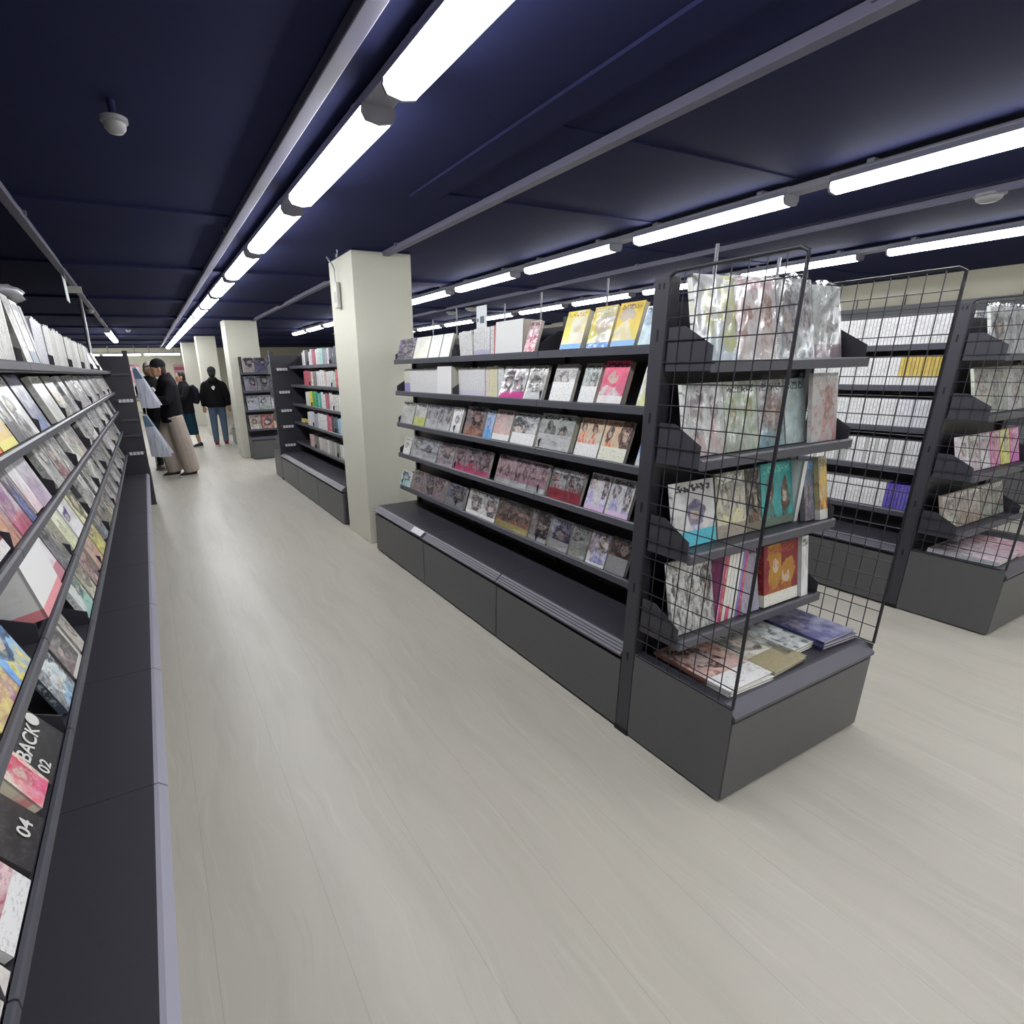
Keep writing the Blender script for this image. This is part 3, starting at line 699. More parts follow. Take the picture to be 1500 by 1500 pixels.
put(FR_B, .25, LIPY + .03, ZS[1] + .0, .2, .05, .05, 10, c=('#b8a25c', '#c9b878'), hair='#6c5a2c', fig=0, label='flat yellow box alone on the fourth shelf beyond the column', name='box_set', cat='box', pages=False)

# far gondola bays behind second column: a few pale magazines
FR_F = frame(0, 11.25, 0, -90)
for si in (1, 2, 3, 4):
    for i in range(9):
        cc = jitter(random.choice(['#c4c4c0', '#8c8c88', '#5c5c60', '#b4b09c', '#a8a8ac']), 12)
        put(FR_F, .1 + i * .18, LIPY + .016, ZS[si], .15, .02, .17, 17, c=(cc, jitter(cc, 30)), ink=.5, label='far %s magazine, %s from the far end, %s shelf behind second column' % (cname(cc), nth(i), SHN[si]), name='magazine', cat='magazine', group='far magazines behind second column', pages=False)

# right gondola: tight rows of white spines
FR_D = frame(DX, DY + .9, 0, -90)
for si in range(5):
    x = .06; i = 0
    while x < .875:
        t = .0185; q = x / .875
        cc = '#d2d2d0'; band = None
        if si == 4: cc = '#d98f3c' if q < .18 else '#d6d6d4'
        if si == 3: cc = '#b09a4c' if q > .68 else '#d0d0ce'; band = '#d8d8d6'
        if si == 2: cc = '#c8ccc8' if q < .72 else '#b9bac4'
        if si == 1: cc = random.choice(['#d4d4d2', '#d0d0ce', '#9c9c9a'])
        if si == 0: cc = '#54489c' if q > .76 else '#cfcfce'
        cc = jitter(cc, 6); nm = cname(cc)
        pure = nm in ('white', 'pale grey')
        lab = '%s-spined paperback, %s from the left in the right gondola %s shelf row' % (nm, nth(i), SHN[si])
        put(FR_D, x + t, LIPY + .02, ZS[si], .115, t * .9, .165, 0, 90, c=(cc, jitter(cc, 8)), hair='#7c7c80', band=band, bh=.3 if band else 0, label=lab, name='paperback',
            group='white spines on the right gondola %s shelf' % SHN[si] if pure else 'coloured spines on the right gondola', pages=False)
        x += t; i += 1

# ------------------------------------------------------------------ end display of the central gondola
EN = ('fourth', 'third', 'second', 'top')
def erow(FR, si, where, items, y=.30, pre='central'):
    for i, it in enumerate(items):
        it = dict(it); x0, x1 = it.pop('x'); h = it.pop('h', .25); t = it.pop('t', .015); d = it.pop('d', None); yy = it.pop('y', y); tl = it.pop('tilt', 12); yaw = it.pop('yaw', 0)
        lab = '%s, %s from left, %s end display, %s shelf' % (d or (cname(it['c'][0]) + (' wrapped' if it.get('wrap') else '') + ' book'), nth(i), pre, EN[si])
        if yaw == 90:
            put(FR, x1, yy, EZ[si], .15, x1 - x0 - .001, h, 0, 90, label=lab, group='goods on the %s end display' % pre, **it)
        else:
            put(FR, x0 + .002, yy, EZ[si], x1 - x0 - .004, t, h, tl, yaw, label=lab, group='goods on the %s end display' % pre, **it)
erow(EC_A, 3, '', [
    dict(x=(.02, .215), c=('#cfd0d0', '#b4b8bc'), hair='#b3b478', body='#9fb0c8', title='#cfcfcf', ink=.3, n=2, wrap=1, h=.26, t=.02, d='pale wrapped book with a yellow-haired figure'),
    dict(x=(.21, .43), c=('#c4b8b8', '#c9c6c0'), hair='#8e6c5c', body='#b0a8a0', title='#c49aa0', ink=.35, n=2, wrap=1, h=.265, t=.02),
    dict(x=(.43, .64), c=('#8f8c90', '#aeb4b0'), hair='#5c4a50', body='#8c98a4', title='#e4e4e4', ink=.45, n=2, wrap=1, h=.27, t=.02),
    dict(x=(.64, .82), c=('#b4b8b4', '#a4a6a4'), hair='#6c6c70', body='#a8a8a8', title='#c8ccc8', ink=.5, fig=.3, wrap=1, h=.255, t=.02, band='#94868c', bh=.2),
])
erow(EC_A, 2, '', [
    dict(x=(.02, .22), c=('#bcc0bc', '#c4c4c0'), hair='#7c7478', body='#b8a0a0', title='#dcdcdc', ink=.4, n=2, wrap=1, h=.235),
    dict(x=(.22, .40), c=('#b0b8a8', '#c0c4b8'), hair='#8c9060', body='#a4b0a4', ink=.4, n=2, wrap=1, h=.235),
    dict(x=(.40, .56), c=('#a8a0a0', '#9ab4b8'), hair='#7c6058', body='#6c98a4', ink=.4, wrap=1, h=.235),
    dict(x=(.55, .69), c=('#a8b4b4', '#b4bcbc'), hair='#6c8888', body='#98b0b0', ink=.3, fig=.3, wrap=1, h=.235),
    dict(x=(.66, .83), c=('#b8b4b4', '#c4c4c4'), hair='#98685c', body='#b8888c', title='#e8e8e8', ink=.45, wrap=1, h=.25, y=.27, tilt=8, d='crumpled clear-wrapped pale book'),
])
erow(EC_A, 1, '', [
    dict(x=(.02, .235), c=('#b4b4b4', '#d0d0d4'), hair='#57506c', body='#8c86a8', band='#4fa4b4', bh=.24, ink=.15, n=1, h=.225, d='white book with purple figure and teal foot'),
    dict(x=(.24, .41), c=('#686862', '#a4a08c'), hair='#3c3a38', body='#b8b078', title='#d8d8c8', band='#8c857c', bh=.2, ink=.4, n=2, h=.235, d='olive magazine with a pale title'),
    dict(x=(.41, .50), c=('#3c3a3a', '#4c443c'), hair='#1c1a1a', body='#6a4e3a', band='#6a675c', bh=.14, ink=.4, h=.235),
    dict(x=(.50, .70), c=('#2f7f80', '#2c8c8c'), hair='#4a3024', body='#3a342e', title='#5fb0a8', band='#57655c', bh=.13, ink=.12, n=2, h=.24, t=.025, d='teal book with two brown-haired figures'),
    dict(x=(.70, .725), c=('#cfd4d8',), hair='#a0a8b0', yaw=90, h=.24, d='white thin spine-out book'),
    dict(x=(.725, .80), c=('#54585c', '#4a4e52'), hair='#2f3338', body='#7c3c44', title='#5a8cb8', ink=.35, fig=.3, h=.24, y=.27, t=.02),
    dict(x=(.79, .85), c=('#8e8a70', '#7c2c28'), hair='#b49c48', body='#8c3430', band='#b4b4b0', bh=.16, ink=.4, h=.25, y=.25, t=.02, d='red and gold book'),
])
erow(EC_A, 0, '', [
    dict(x=(.02, .25), c=('#bcbcbc', '#6c6c6c'), hair='#38383a', body='#8c8c8c', title='#d4d4d4', ink=.6, n=3, h=.27, d='greyscale crowd-scene magazine', y=.27),
    dict(x=(.25, .263), c=('#8e4c74',), hair='#c48c9c', band='#c06c9c', bh=.3, yaw=90, h=.27, y=.27),
    dict(x=(.263, .28), c=('#a04c54',), hair='#d8a8a8', yaw=90, h=.265, y=.27),
    dict(x=(.28, .30), c=('#cfcfb8',), hair='#9a9880', yaw=90, h=.265, y=.27),
    dict(x=(.30, .32), c=('#d4d4c0',), hair='#a4a48c', band='#c0507c', bh=.22, yaw=90, h=.265, y=.27),
    dict(x=(.32, .34), c=('#d0d0bc',), hair='#9a9a84', band='#c8c8b4', bh=.2, yaw=90, h=.265, y=.27),
    dict(x=(.34, .36), c=('#d2d0c4',), hair='#a09c8c', yaw=90, h=.265, y=.27),
    dict(x=(.36, .375), c=('#6c64a0',), hair='#a89cc8', yaw=90, h=.27, y=.27),
    dict(x=(.375, .39), c=('#a8446c',), hair='#d0a040', yaw=90, h=.27, y=.27),
    dict(x=(.39, .50), c=('#a8a0ac', '#b4b0c4'), hair='#7c7484', body='#a49cb8', ink=.3, h=.27, y=.26, wrap=1, fig=.3),
    dict(x=(.51, .735), c=('#6a1e28', '#742430'), hair='#94702c', body='#8a5428', title='#8c4030', band='#c4c0b8', bh=.2, ink=.03, n=2, h=.245, t=.05, y=.25, tilt=9, d='dark red book with a golden-haired figure'),
    dict(x=(.74, .79), c=('#cfcfca', '#c8c8c4'), hair='#b4b4b0', ink=.05, fig=0, h=.25, t=.05, y=.24, tilt=9, d='white slipcase'),
])
def flat(FR, x, y, wdt, dep, c, lab, nst=1, yaw=0, z0=.374, **kw):
    for i in range(nst):
        put(FR, x, y, z0 + .012 * i, wdt, .0115, dep, 90, yaw + random.uniform(-2, 2), c=c, label=lab if i == nst - 1 else lab + ', lower copy %s down' % nth(nst - 2 - i), name='magazine', cat='magazine', group='goods laid flat on the base', **kw)
flat(EC_A, .045, .05, .235, .31, ('#8c6458', '#c9a8a0'), 'brown illustrated magazine lying flat at the left of the base', 2, 0, hair='#3c2420', body='#b08478', band='#cfc3bf', bh=.28, ink=.5)
flat(EC_A, .285, .05, .21, .29, ('#8a8880', '#8c8470'), 'grey-green magazine lying flat beside the brown one', 2, 2, hair='#55504a', body='#c4c0b4', title='#d0ccc0', ink=.3, band='#8c8468', bh=.35)
flat(EC_A, .20, .27, .18, .12, ('#3c7ca8', '#346c98'), 'blue booklet lying flat behind the brown magazine', 1, -4, hair='#24485c', fig=.3, ink=.2)
flat(EC_A, .44, .10, .20, .27, ('#b8bab8', '#a8acac'), 'white grid-patterned magazine lying flat in mid base', 2, 3, hair='#3c4044', body='#8c9494', ink=.7, fig=.2)
flat(EC_A, .625, .07, .21, .31, ('#2a284c', '#4c4c78'), 'navy catalogue with white lines lying flat at the right', 3, -2, hair='#18183a', body='#70709c', title='#d8d8e8', ink=.25, fig=.3)

# end display of the right gondola
for si, cols in ((3, ['#b8bab8', '#b0b0b4', '#c4c4c0', '#a8aca8']), (2, ['#b0b4a8', '#b4b4b0', '#c0c0bc', '#a8a4a0']), (1, ['#b8b0b4', '#8c8488', '#9c90a0', '#c45c94', '#c0bc58', '#c4408c']), (0, ['#8c8078', '#847a70', '#7c7268', '#5c5850', '#44443c'])):
    its = []; n = len(cols); wd = .80 / n
    for i, c in enumerate(cols):
        its.append(dict(x=(.03 + wd * i, .03 + wd * (i + 1) - .004), c=(c, jitter(c, 30)), hair='#5c5458', body=jitter(c, 45), title='#dcdcdc', ink=.5, n=1 + i % 2, wrap=1 if si > 1 else 0, h=.24 if si > 1 else .2, tilt=14))
    erow(EC_D, si, '', its, pre='right')
flat(EC_D, .04, .05, .27, .30, ('#a8b0b4', '#b4a0a8'), 'pale blue-pink magazine lying flat on the right base, left one', 2, 0, hair='#6c4c58', ink=.5, n=3)
flat(EC_D, .32, .05, .26, .30, ('#b4a0a4', '#a8868e'), 'pinkish magazine lying flat on the right base, right one', 2, 0, hair='#7c4450', ink=.5, n=2)

# far end display: dark glossy magazines
CZ = EZ
for si, cols in ((3, ['#a89c98', '#5c5a6c', '#6c6a7c', '#b0c4cc']), (2, ['#8c8c90', '#7c7c84', '#686870', '#9c9ca4']), (1, ['#7c7c88', '#8a8a90', '#9c9c9c', '#7c7c88']), (0, ['#8c7c78', '#8c4c48', '#a89468', '#6c6c70'])):
    for i, c in enumerate(cols):
        put(EC_C, .03 + .2 * i, .125, EZ[si], .19, .02, .24, 14, c=(c, jitter(c, 30)), hair='#24222c', body=jitter(c, 40), ink=.22, wrap=1 if si > 1 else 0,
            label='%s magazine, %s from left on the far end display %s shelf' % (cname(c), nth(i), EN[si]), name='magazine', cat='magazine', group='magazines on the far end display', pages=False)

# goods on the right wall shelves
for b in range(5):
    FRW = frame(XR - .42, .2 + (b + 1), 0, -90)
    for zi, z in enumerate((1.6, 1.25)):
        for i in range(5):
            c = jitter(random.choice(['#b8b8b8', '#9c9ca4', '#c4c4c8', '#8c8c94', '#cfcfcc']), 10)
            put(FRW, .03 + .19 * i, .17, z, .18, .05, .26, 12, c=(c, jitter(c, 20)), hair='#5c5c66', ink=.4, fig=.5, n=2,
                label='pale boxed figure set, %s along the %s shelf of wall bay %s' % (nth(i), 'upper' if zi == 0 else 'lower', nth(b)), name='box_set', cat='box', group='boxes on the right wall shelves', pages=False)

# ------------------------------------------------------------------ left run
def lrow(si, items):
    FRL = frame(LX, 0, 0, 90); z = LZ[si]; nme = SHN[si]
    for i, it in enumerate(items):
        it = dict(it); y0, y1 = it.pop('s'); h = it.pop('h', .18); t = it.pop('t', .022); d = it.pop('d', None); kind = it.pop('k', 'f'); tl = it.pop('tilt', 20); dep = it.pop('y', LLIP + .016); dz = it.pop('dz', 0.)
        gap = ((LZ[si + 1] - z) if si < 4 else .3) - .028; th_ = math.radians(tl)
        h = min(h, (gap - t * math.sin(th_) - dz) / math.cos(th_))
        if kind == 'f':
            lab = '%s, %s along the left run %s shelf' % (d or (cname(it['c'][0]) + (' wrapped' if it.get('wrap') else '') + ' comic'), nth(lrow.n), nme); lrow.n += 1
            put(FRL, y0 + .002, dep, z + dz, y1 - y0 - .004, t, h, tl, label=lab, group='goods on the left run', **it)
        else:
            nb = max(1, int((y1 - y0) / t)); tt = (y1 - y0) / nb; cols = it.pop('cols', [it['c'][0]]); le = it.pop('lean', 0)
            for j in range(nb):
                cc = jitter(cols[int(j * len(cols) / nb)], 8); kw = dict(it); kw['c'] = (cc, jitter(cc, 14))
                lab = '%s-spined volume, %s along the left run %s shelf' % (cname(cc), nth(lrow.n), nme); lrow.n += 1
                put(FRL, y0 + tt * (j + 1), LLIP + .03, z, .13, tt * .86, h * random.uniform(.95, 1.05), 0, 90, le, label=lab, name='manga_volume', group='volumes on the left run', **kw)
def lstart(si, items): lrow.n = 0; lrow(si, items)
GR = ['#b4b4b2', '#8c8c8a', '#c4c4c0', '#6c6c6e', '#a0a09c', '#54545a', '#bcbcb4', '#94908c']
def filler(y0, y1, wd=.135, pal=GR, **kw):
    L = []; y = y0
    while y < y1 - .06:
        ww = wd * random.uniform(.9, 1.1)
        jn = LY0 + LB * math.ceil((y - LY0 + 1e-4) / LB)
        if y < jn + .012 < y + ww + .012: y = jn + .012; continue
        if random.random() < .10: y += .08; continue
        c = jitter(random.choice(pal), 10)
        L.append(dict(s=(y, min(y + ww, y1)), c=(c, jitter(random.choice(pal), 12)), hair='#2c2a30', body=jitter(random.choice(pal + ['#a08088', '#b4ac80', '#7c8ca0']), 10), ink=.45, wrap=int(random.random() < .4), **kw)); y += ww
    return L
lstart(4, [
    dict(s=(.45, .78), k='s', c=('#bfbfbb',), hair='#3a3a3a', h=.20, t=.022),
    dict(s=(.87, .99), c=('#6a6a66', '#8c8c88'), hair='#2a2a2a', ink=.5, h=.21, t=.025, tilt=8),
    dict(s=(1.0, 1.13), c=('#b6b6b4', '#a8a8a6'), hair='#4c4c4c', body='#8c8c8a', band='#3a4a66', bh=.22, ink=.35, h=.205, tilt=8, d='grey comic with a navy card at its foot'),
    dict(s=(1.14, 1.2), c=('#4c4c4a', '#3a3a3a'), hair='#1c1c1c', ink=.4, h=.20, tilt=8),
    dict(s=(1.22, 1.47), k='s', c=('#b9b9c4',), hair='#77778a', h=.17, t=.023),
    dict(s=(1.50, 2.15), k='s', c=('#b0b0ac',), cols=['#bcbcbc', '#a8a8a0', '#b4b4b4', '#a4a49c'], hair='#70706a', h=.165, t=.025),
    dict(s=(2.19, 2.84), k='s', c=('#b4b4b0',), cols=['#b4b4b0', '#a4a4a0', '#c0c0bc'], hair='#70706a', h=.16, t=.03),
    dict(s=(2.88, 3.5), k='s', c=('#b4b4b0',), cols=['#b0b0a8', '#9c9c98', '#bcbcb8', '#a4a4a8'], hair='#70706a', h=.16, t=.035),
    dict(s=(3.6, 4.0), c=('#9fc0c4', '#b4d0d0'), hair='#7ca4a8', ink=.2, fig=.1, h=.17, t=.05, d='pale teal box', name='box_set'),
    dict(s=(4.3, 4.6), c=('#c0c4c4', '#a8acac'), hair='#8c9090', ink=.2, fig=.1, h=.15, t=.03),
])
lstart(3, [
    dict(s=(.13, .25), c=('#b4b4b0', '#d0522c'), hair='#6c3424', body='#d85a30', band='#d04a28', bh=.4, ink=.2, h=.19, d='grey and red-orange comic'),
    dict(s=(.26, .44), c=('#a4a6a8', '#d6a04c'), hair='#a8a4a0', body='#e0a040', band='#d8b860', bh=.12, ink=.3, h=.19, d='comic with an orange and yellow lower half'),
    dict(s=(.45, .55), c=('#bcbcba', '#3c3838'), hair='#20201e', body='#1e1e20', band='#332f36', bh=.3, ink=.4, h=.185),
    dict(s=(.57, .78), c=('#b9b9b6', '#c4c4c0'), hair='#1e1e1e', body='#1c1c1c', title='#3c3c3c', ink=.12, h=.19, d='pale comic with a black silhouette', fig=1.),
    dict(s=(.81, 1.02), c=('#4c4a5c', '#2c2c3c'), hair='#20202c', body='#2f66b0', title='#8c8ca0', ink=.35, h=.19, d='dark comic with a blue glow', fig=.5),
    dict(s=(1.20, 1.45), c=('#b0b0ac', '#a4a4a0'), hair='#8c8c88', ink=.1, fig=.1, h=.18),
    dict(s=(1.5, 1.75), c=('#5c5a54', '#3c3a38'), hair='#c0bca8', ink=.6, h=.18)]
    + filler(1.9, 5.4, .16))
lstart(2, [
    dict(s=(-.03, .09), c=('#5c3440', '#4c2a34'), hair='#2c1820', body='#6c2c38', band='#b8b4b4', bh=.16, ink=.2, h=.2, d='maroon box with a pale curved foot label', t=.04),
    dict(s=(.115, .21), c=('#c8b4b4', '#d09888'), hair='#b08888', body='#d88868', ink=.25, h=.2, wrap=1),
    dict(s=(.22, .35), c=('#c0c0c0', '#b47c90'), hair='#8c5c8c', body='#c86c60', band='#a85870', bh=.2, ink=.3, h=.2, wrap=1, d='white comic with a pink and orange lower half'),
    dict(s=(.36, .43), c=('#4c3c4c', '#3c3044'), hair='#1c1820', body='#34488c', ink=.4, h=.19),
    dict(s=(.44, .54), c=('#cfcfd0', '#c8a8b0'), hair='#b0a8b0', ink=.1, fig=.2, h=.2, t=.04, d='white comic with a rosy foot'),
    dict(s=(.55, .71), c=('#a4a2a8', '#9c88a0'), hair='#7c7480', body='#a890a4', ink=.25, fig=.4, h=.2),
    dict(s=(.86, 1.03), c=('#9c9c9a', '#8c8c8a'), hair='#2c2c30', ink=.5, h=.185),
    dict(s=(1.04, 1.22), c=('#a0a09c', '#5c3c40'), hair='#3c2c30', body='#6c3c44', ink=.35, h=.185),
    dict(s=(1.23, 1.36), c=('#b0b0aa', '#9c9c98'), hair='#4c4c4c', ink=.5, h=.175, wrap=1)]
    + filler(1.52, 5.4, .15))
lstart(1, [
    dict(s=(-.42, -.30), c=('#8c84b0', '#a89cc8'), hair='#4c3c5c', ink=.3, h=.17, t=.015, d='lavender comic'),
    dict(s=(-.29, -.12), c=('#c8c45c', '#c0b458'), hair='#5c3c4c', body='#8c5c78', title='#e0d878', ink=.3, n=1, h=.18, t=.015, d='yellow comic with dark-haired figures'),
    dict(s=(-.13, .0), c=('#7ca4d0', '#5c84c0'), hair='#38485c', body='#c8b454', title='#9cc0e0', ink=.25, h=.18, t=.015, d='light blue comic'),
    dict(s=(.145, .40), c=('#c9c9c6', '#cfcfcc'), hair='#b4b4b4', title='#c0c0c0', ink=.03, fig=0, h=.2, t=.12, tilt=12, y=LLIP - .004, dz=.012, band='#c07880', bh=.16, d='large white box set with a coloured strip', name='box_set', cat='box'),
    dict(s=(.41, .48), c=('#4c4440', '#8c6c68'), hair='#1c1818', body='#3c1c20', band='#8c4c4c', bh=.3, ink=.5, h=.185),
    dict(s=(.49, .61), c=('#c8c8ca', '#bca8b4'), hair='#a8a0a8', band='#9c6470', bh=.22, ink=.08, fig=.15, h=.19, t=.03, d='white comic with a pink foot'),
    dict(s=(.62, .71), c=('#3c3c40', '#55555c'), hair='#1c1c20', ink=.4, h=.18),
    dict(s=(.715, .785), c=('#8c8c88', '#5c5c58'), hair='#2a2a2a', ink=.5, h=.175),
    dict(s=(.86, 1.0), c=('#c4c6b0', '#b8bc9c'), hair='#8c8c70', ink=.3, h=.155, t=.02),
    dict(s=(1.02, 1.22), c=('#c4c4c8', '#bcbcc4'), hair='#38346c', body='#c8c8cc', ink=.12, h=.17, d='white comic with a navy top'),
    dict(s=(1.24, 1.42), c=('#b4b48c', '#a8a888'), hair='#3c3c30', body='#c4c49c', ink=.3, h=.175, d='pale olive comic with a dark-eyed figure')]
    + filler(1.55, 5.4, .15))
lstart(0, [
    dict(s=(-.66, -.54), c=('#c0bcb8', '#b4b0ac'), hair='#8c8480', ink=.15, fig=.2, h=.14, t=.02),
    dict(s=(-.52, -.37), c=('#c4a8ac', '#7c3444'), hair='#5c2834', body='#8c3c4c', title='#d8c8c8', ink=.35, h=.13, t=.015, tilt=26, band='#d8d0d0', bh=.3, d='rose-red comic with a white card'),
    dict(s=(-.36, -.22), c=('#3a3638', '#2c2a2c'), hair='#1c1a1c', ink=.05, fig=0, title='#3a3638', h=.16, t=.02, tilt=30, d='black comic with a white numeral', seed=11),
    dict(s=(-.215, -.125), c=('#c8b8a8', '#c05068'), hair='#a83450', body='#d4587c', title='#d8d0b8', ink=.3, h=.15, t=.07, tilt=24, d='thick pink and cream boxed comic', y=LLIP + .016),
    dict(s=(-.12, .08), c=('#333436', '#2c2c2e'), hair='#222226', ink=.03, fig=0, title='#333436', h=.17, t=.02, tilt=32, d='black comic with white capital letters', seed=12),
    dict(s=(.18, .34), c=('#3c4450', '#2c3238'), hair='#b8ccd4', body='#6c9cc0', title='#d8e4e8', ink=.5, h=.15, t=.02, d='black comic with icy blue artwork'),
    dict(s=(.36, .52), c=('#4c4a4c', '#5a4c4e'), hair='#2c2a2c', body='#6c5c60', title='#bcb8b4', ink=.3, h=.155, t=.015, d='dark framed photo book with a white border'),
    dict(s=(.54, .62), c=('#8c8884', '#a8a49c'), hair='#5c5854', ink=.3, h=.14),
    dict(s=(.82, 1.0), c=('#c4c8c4', '#8cb0a8'), hair='#3c4444', body='#78a498', ink=.25, h=.155, t=.02, d='white comic with a mint-green figure'),
    dict(s=(1.02, 1.16), c=('#8c8c7c', '#b0b09c'), hair='#4c4c40', ink=.4, h=.15),
    dict(s=(1.18, 1.34), c=('#a89494', '#4c2c34'), hair='#6c4c50', body='#b89c9c', ink=.3, h=.155),
    dict(s=(1.4, 1.6), c=('#a8988c', '#b0a094'), hair='#8c6c64', body='#b8887c', ink=.3, h=.16),
    dict(s=(1.62, 1.85), c=('#b0a868', '#8c8850'), hair='#4c4a34', body='#c0b868', ink=.3, h=.16)]
    + filler(1.95, 5.4, .16, h=.155))
# lettering on the two black comics
def lettering(txt, parent_frame, size, mat, parent, name='lettering'):
    cu = bpy.data.curves.new('t', 'FONT'); cu.body = txt; cu.size = size; cu.extrude = .0004; cu.align_x = 'CENTER'; cu.align_y = 'CENTER'; cu.offset = size * .012
    to = bpy.data.objects.new('t', cu); COL.objects.link(to); bpy.context.view_layer.update()
    me = bpy.data.meshes.new_from_object(to.evaluated_get(bpy.context.evaluated_depsgraph_get())); bpy.data.objects.remove(to)
    me.materials.clear(); me.materials.append(mat)
    o = bpy.data.objects.new(name, me); COL.objects.link(o); o.parent = parent
    o.matrix_world = parent_frame; return o
ink_white = plain('print_white', '#e0e0dc', .5)
bpy.context.view_layer.update()
def on_cover(book, u, v, roll=0):
    m = book.matrix_world; s = m.to_scale(); R_ = m.to_quaternion().to_matrix().to_4x4()
    p = m @ Vector((u, -.12, v))
    return Matrix.Translation(p) @ R_ @ Matrix.Rotation(PI / 2, 4, 'X') @ Matrix.Rotation(roll, 4, 'Z')
def find(lab): return next(o for o in bpy.data.objects if str(o.get('label', '')).startswith(lab))
bk = find('black comic with white capital letters')
lettering('BACK', on_cover(bk, .42, .44), .05, ink_white, bk); lettering('02', on_cover(bk, .20, .15), .04, ink_white, bk)
sp = obj('round_badge', MB().lathe([(0, .0), (.019, .0), (.019, .0006), (0, .0006)], 20), bk, ink_white); sp.matrix_world = on_cover(bk, .86, .50)
bk = find('black comic with a white numeral'); lettering('04', on_cover(bk, .62, .22), .042, ink_white, bk)
# white mat border of the framed photo book
bk = find('dark framed photo book'); m = bk.matrix_world; s = m.to_scale()
fr_ = obj('border', MB().box(0, -.1, 0, 1, -.02, .09).box(.91, -.1, .09, 1, -.02, 1), bk, plain('border_white', '#d8d6d0', .5))

# ticket on the central base rail
tk = obj('price_ticket', MB().prism([(.0295, .3745), (-.004, .3455), (-.0055, .3475), (.028, .3765)], 0, .16, 'x'), None, white_label)
tk.matrix_world = frame(0, 2.7, 0, -90) @ Matrix.Translation((.72, -.004, .002)); tag(tk, 'white price ticket in the rail of the central gondola base', 'ticket')

# shrink-wrapped parcel on top of the left run
pk = MB(); rnd = random.Random(3)
for j in range(9):
    for i in range(16):
        a = 2 * PI * i / 16; ph = PI * j / 8
        r = 1 + rnd.uniform(-.12, .12); pk.v.append((.06 * math.sin(ph) * math.cos(a) * r, .13 * math.sin(ph) * math.sin(a) * r, .05 - .05 * math.cos(ph) * r))
for j in range(8):
    for i in range(16):
        pk.f.append((j * 16 + i, j * 16 + (i + 1) % 16, (j + 1) * 16 + (i + 1) % 16, (j + 1) * 16 + i)); pk.m.append(0)
po = obj('wrapped_parcel', pk, None, plain('parcel_grey', '#8c8c96', .25)); po.scale = (1, 1.1, .55)
for p_ in po.data.polygons: p_.use_smooth = True; po.location = (-1.86, 1.12, 1.682)
tag(po, 'crumpled pale grey wrapped parcel lying atop the left run volumes', 'parcel')

# hanging packs of white printed sheets at the far end of the left run
def sheet_material():
    t = NT('sheet_white'); P = t.node('ShaderNodeTexCoord').outputs['Object']; x, y, z = t.sep(P)[:3]
    c = t.mix(t.mul(t.step(t.noise(t.comb(t.mul(x, 40), 0.0, t.mul(z, 6)), 1, 2), .55, 9), .35), lin('#eef0f6'), lin('#9ca0b8'))
    d = t.node('ShaderNodeBsdfDiffuse'); t.put(d.inputs[0], c); l = t.node('ShaderNodeBsdfTranslucent'); t.put(l.inputs[0], c)
    m = t.node('ShaderNodeMixShader'); m.inputs[0].default_value = .45
    t.t.links.new(d.outputs[0], m.inputs[1]); t.t.links.new(l.outputs[0], m.inputs[2]); t.t.links.new(m.outputs[0], t.out.inputs[0]); return t.m
sheet_mat = sheet_material()
def hang(x, y, zt, h, wb, label):
    g = empty('hanging_print_pack', frame(x, y, zt)); tag(g, label, 'print pack', 'hanging print packs')
    for i, a in enumerate((-28, 6, 38)):
        s = MB().prism([(0, 0), (.05, .0), (wb, -h + .02 * i), (wb * .55, -h - .01), (.02, -h)], -.002, .002, 'y')
        o = obj('sheet', s, g, sheet_mat); o.rotation_euler.z = math.radians(a); o.location.y = .03 * i
        b = obj('printed_top', MB().prism([(0.004, -.01), (.05, -.012), (.05 + wb * .22, -h * .28), (.01, -h * .28)], -.004, -.0022, 'y'), o, plain('sheet_blue', '#7c9cb8', .4))
    obj('cord', MB().tube([(.06, .02, -h), (.055, .02, -h - .10)], .005, 6), g, offwhite_plastic)
    obj('hook', MB().tube([(-.02, .02, .03), (.02, .02, .02), (.03, .02, -.005)], .005, 6), g, metal_mat)
hang(-1.585, 5.9, 1.52, .44, .24, 'upper hanging pack of white printed sheets at the left run end')
hang(-1.575, 5.9, 1.00, .48, .26, 'lower hanging pack of white printed sheets at the left run end')

# far wall dressing
for i, (x, z0, z1, wd, c, lab) in enumerate(((-2.35, 1.2, 1.78, .8, '#d8a0ac', 'pink and white poster left on the far wall'), (-.55, 1.15, 1.75, .75, '#c8949c', 'dusty pink poster right on the far wall'), (-1.55, 1.0, 1.7, .7, '#d4d0c4', 'cream poster in the middle of the far wall'))):
    o = obj('poster', MB().box(x, YF - .02, z0, x + wd, YF - .002, z1), None, plain('poster_%d' % i, c, .5)); tag(o, lab, 'poster')
    obj('poster_stripe', MB().box(x + .03, YF - .024, z1 - .18, x + wd - .03, YF - .02, z1 - .08), o, plain('poster_stripe_%d' % i, ('#f0e4e4', '#a04c5c', '#b0a48c')[i], .5))

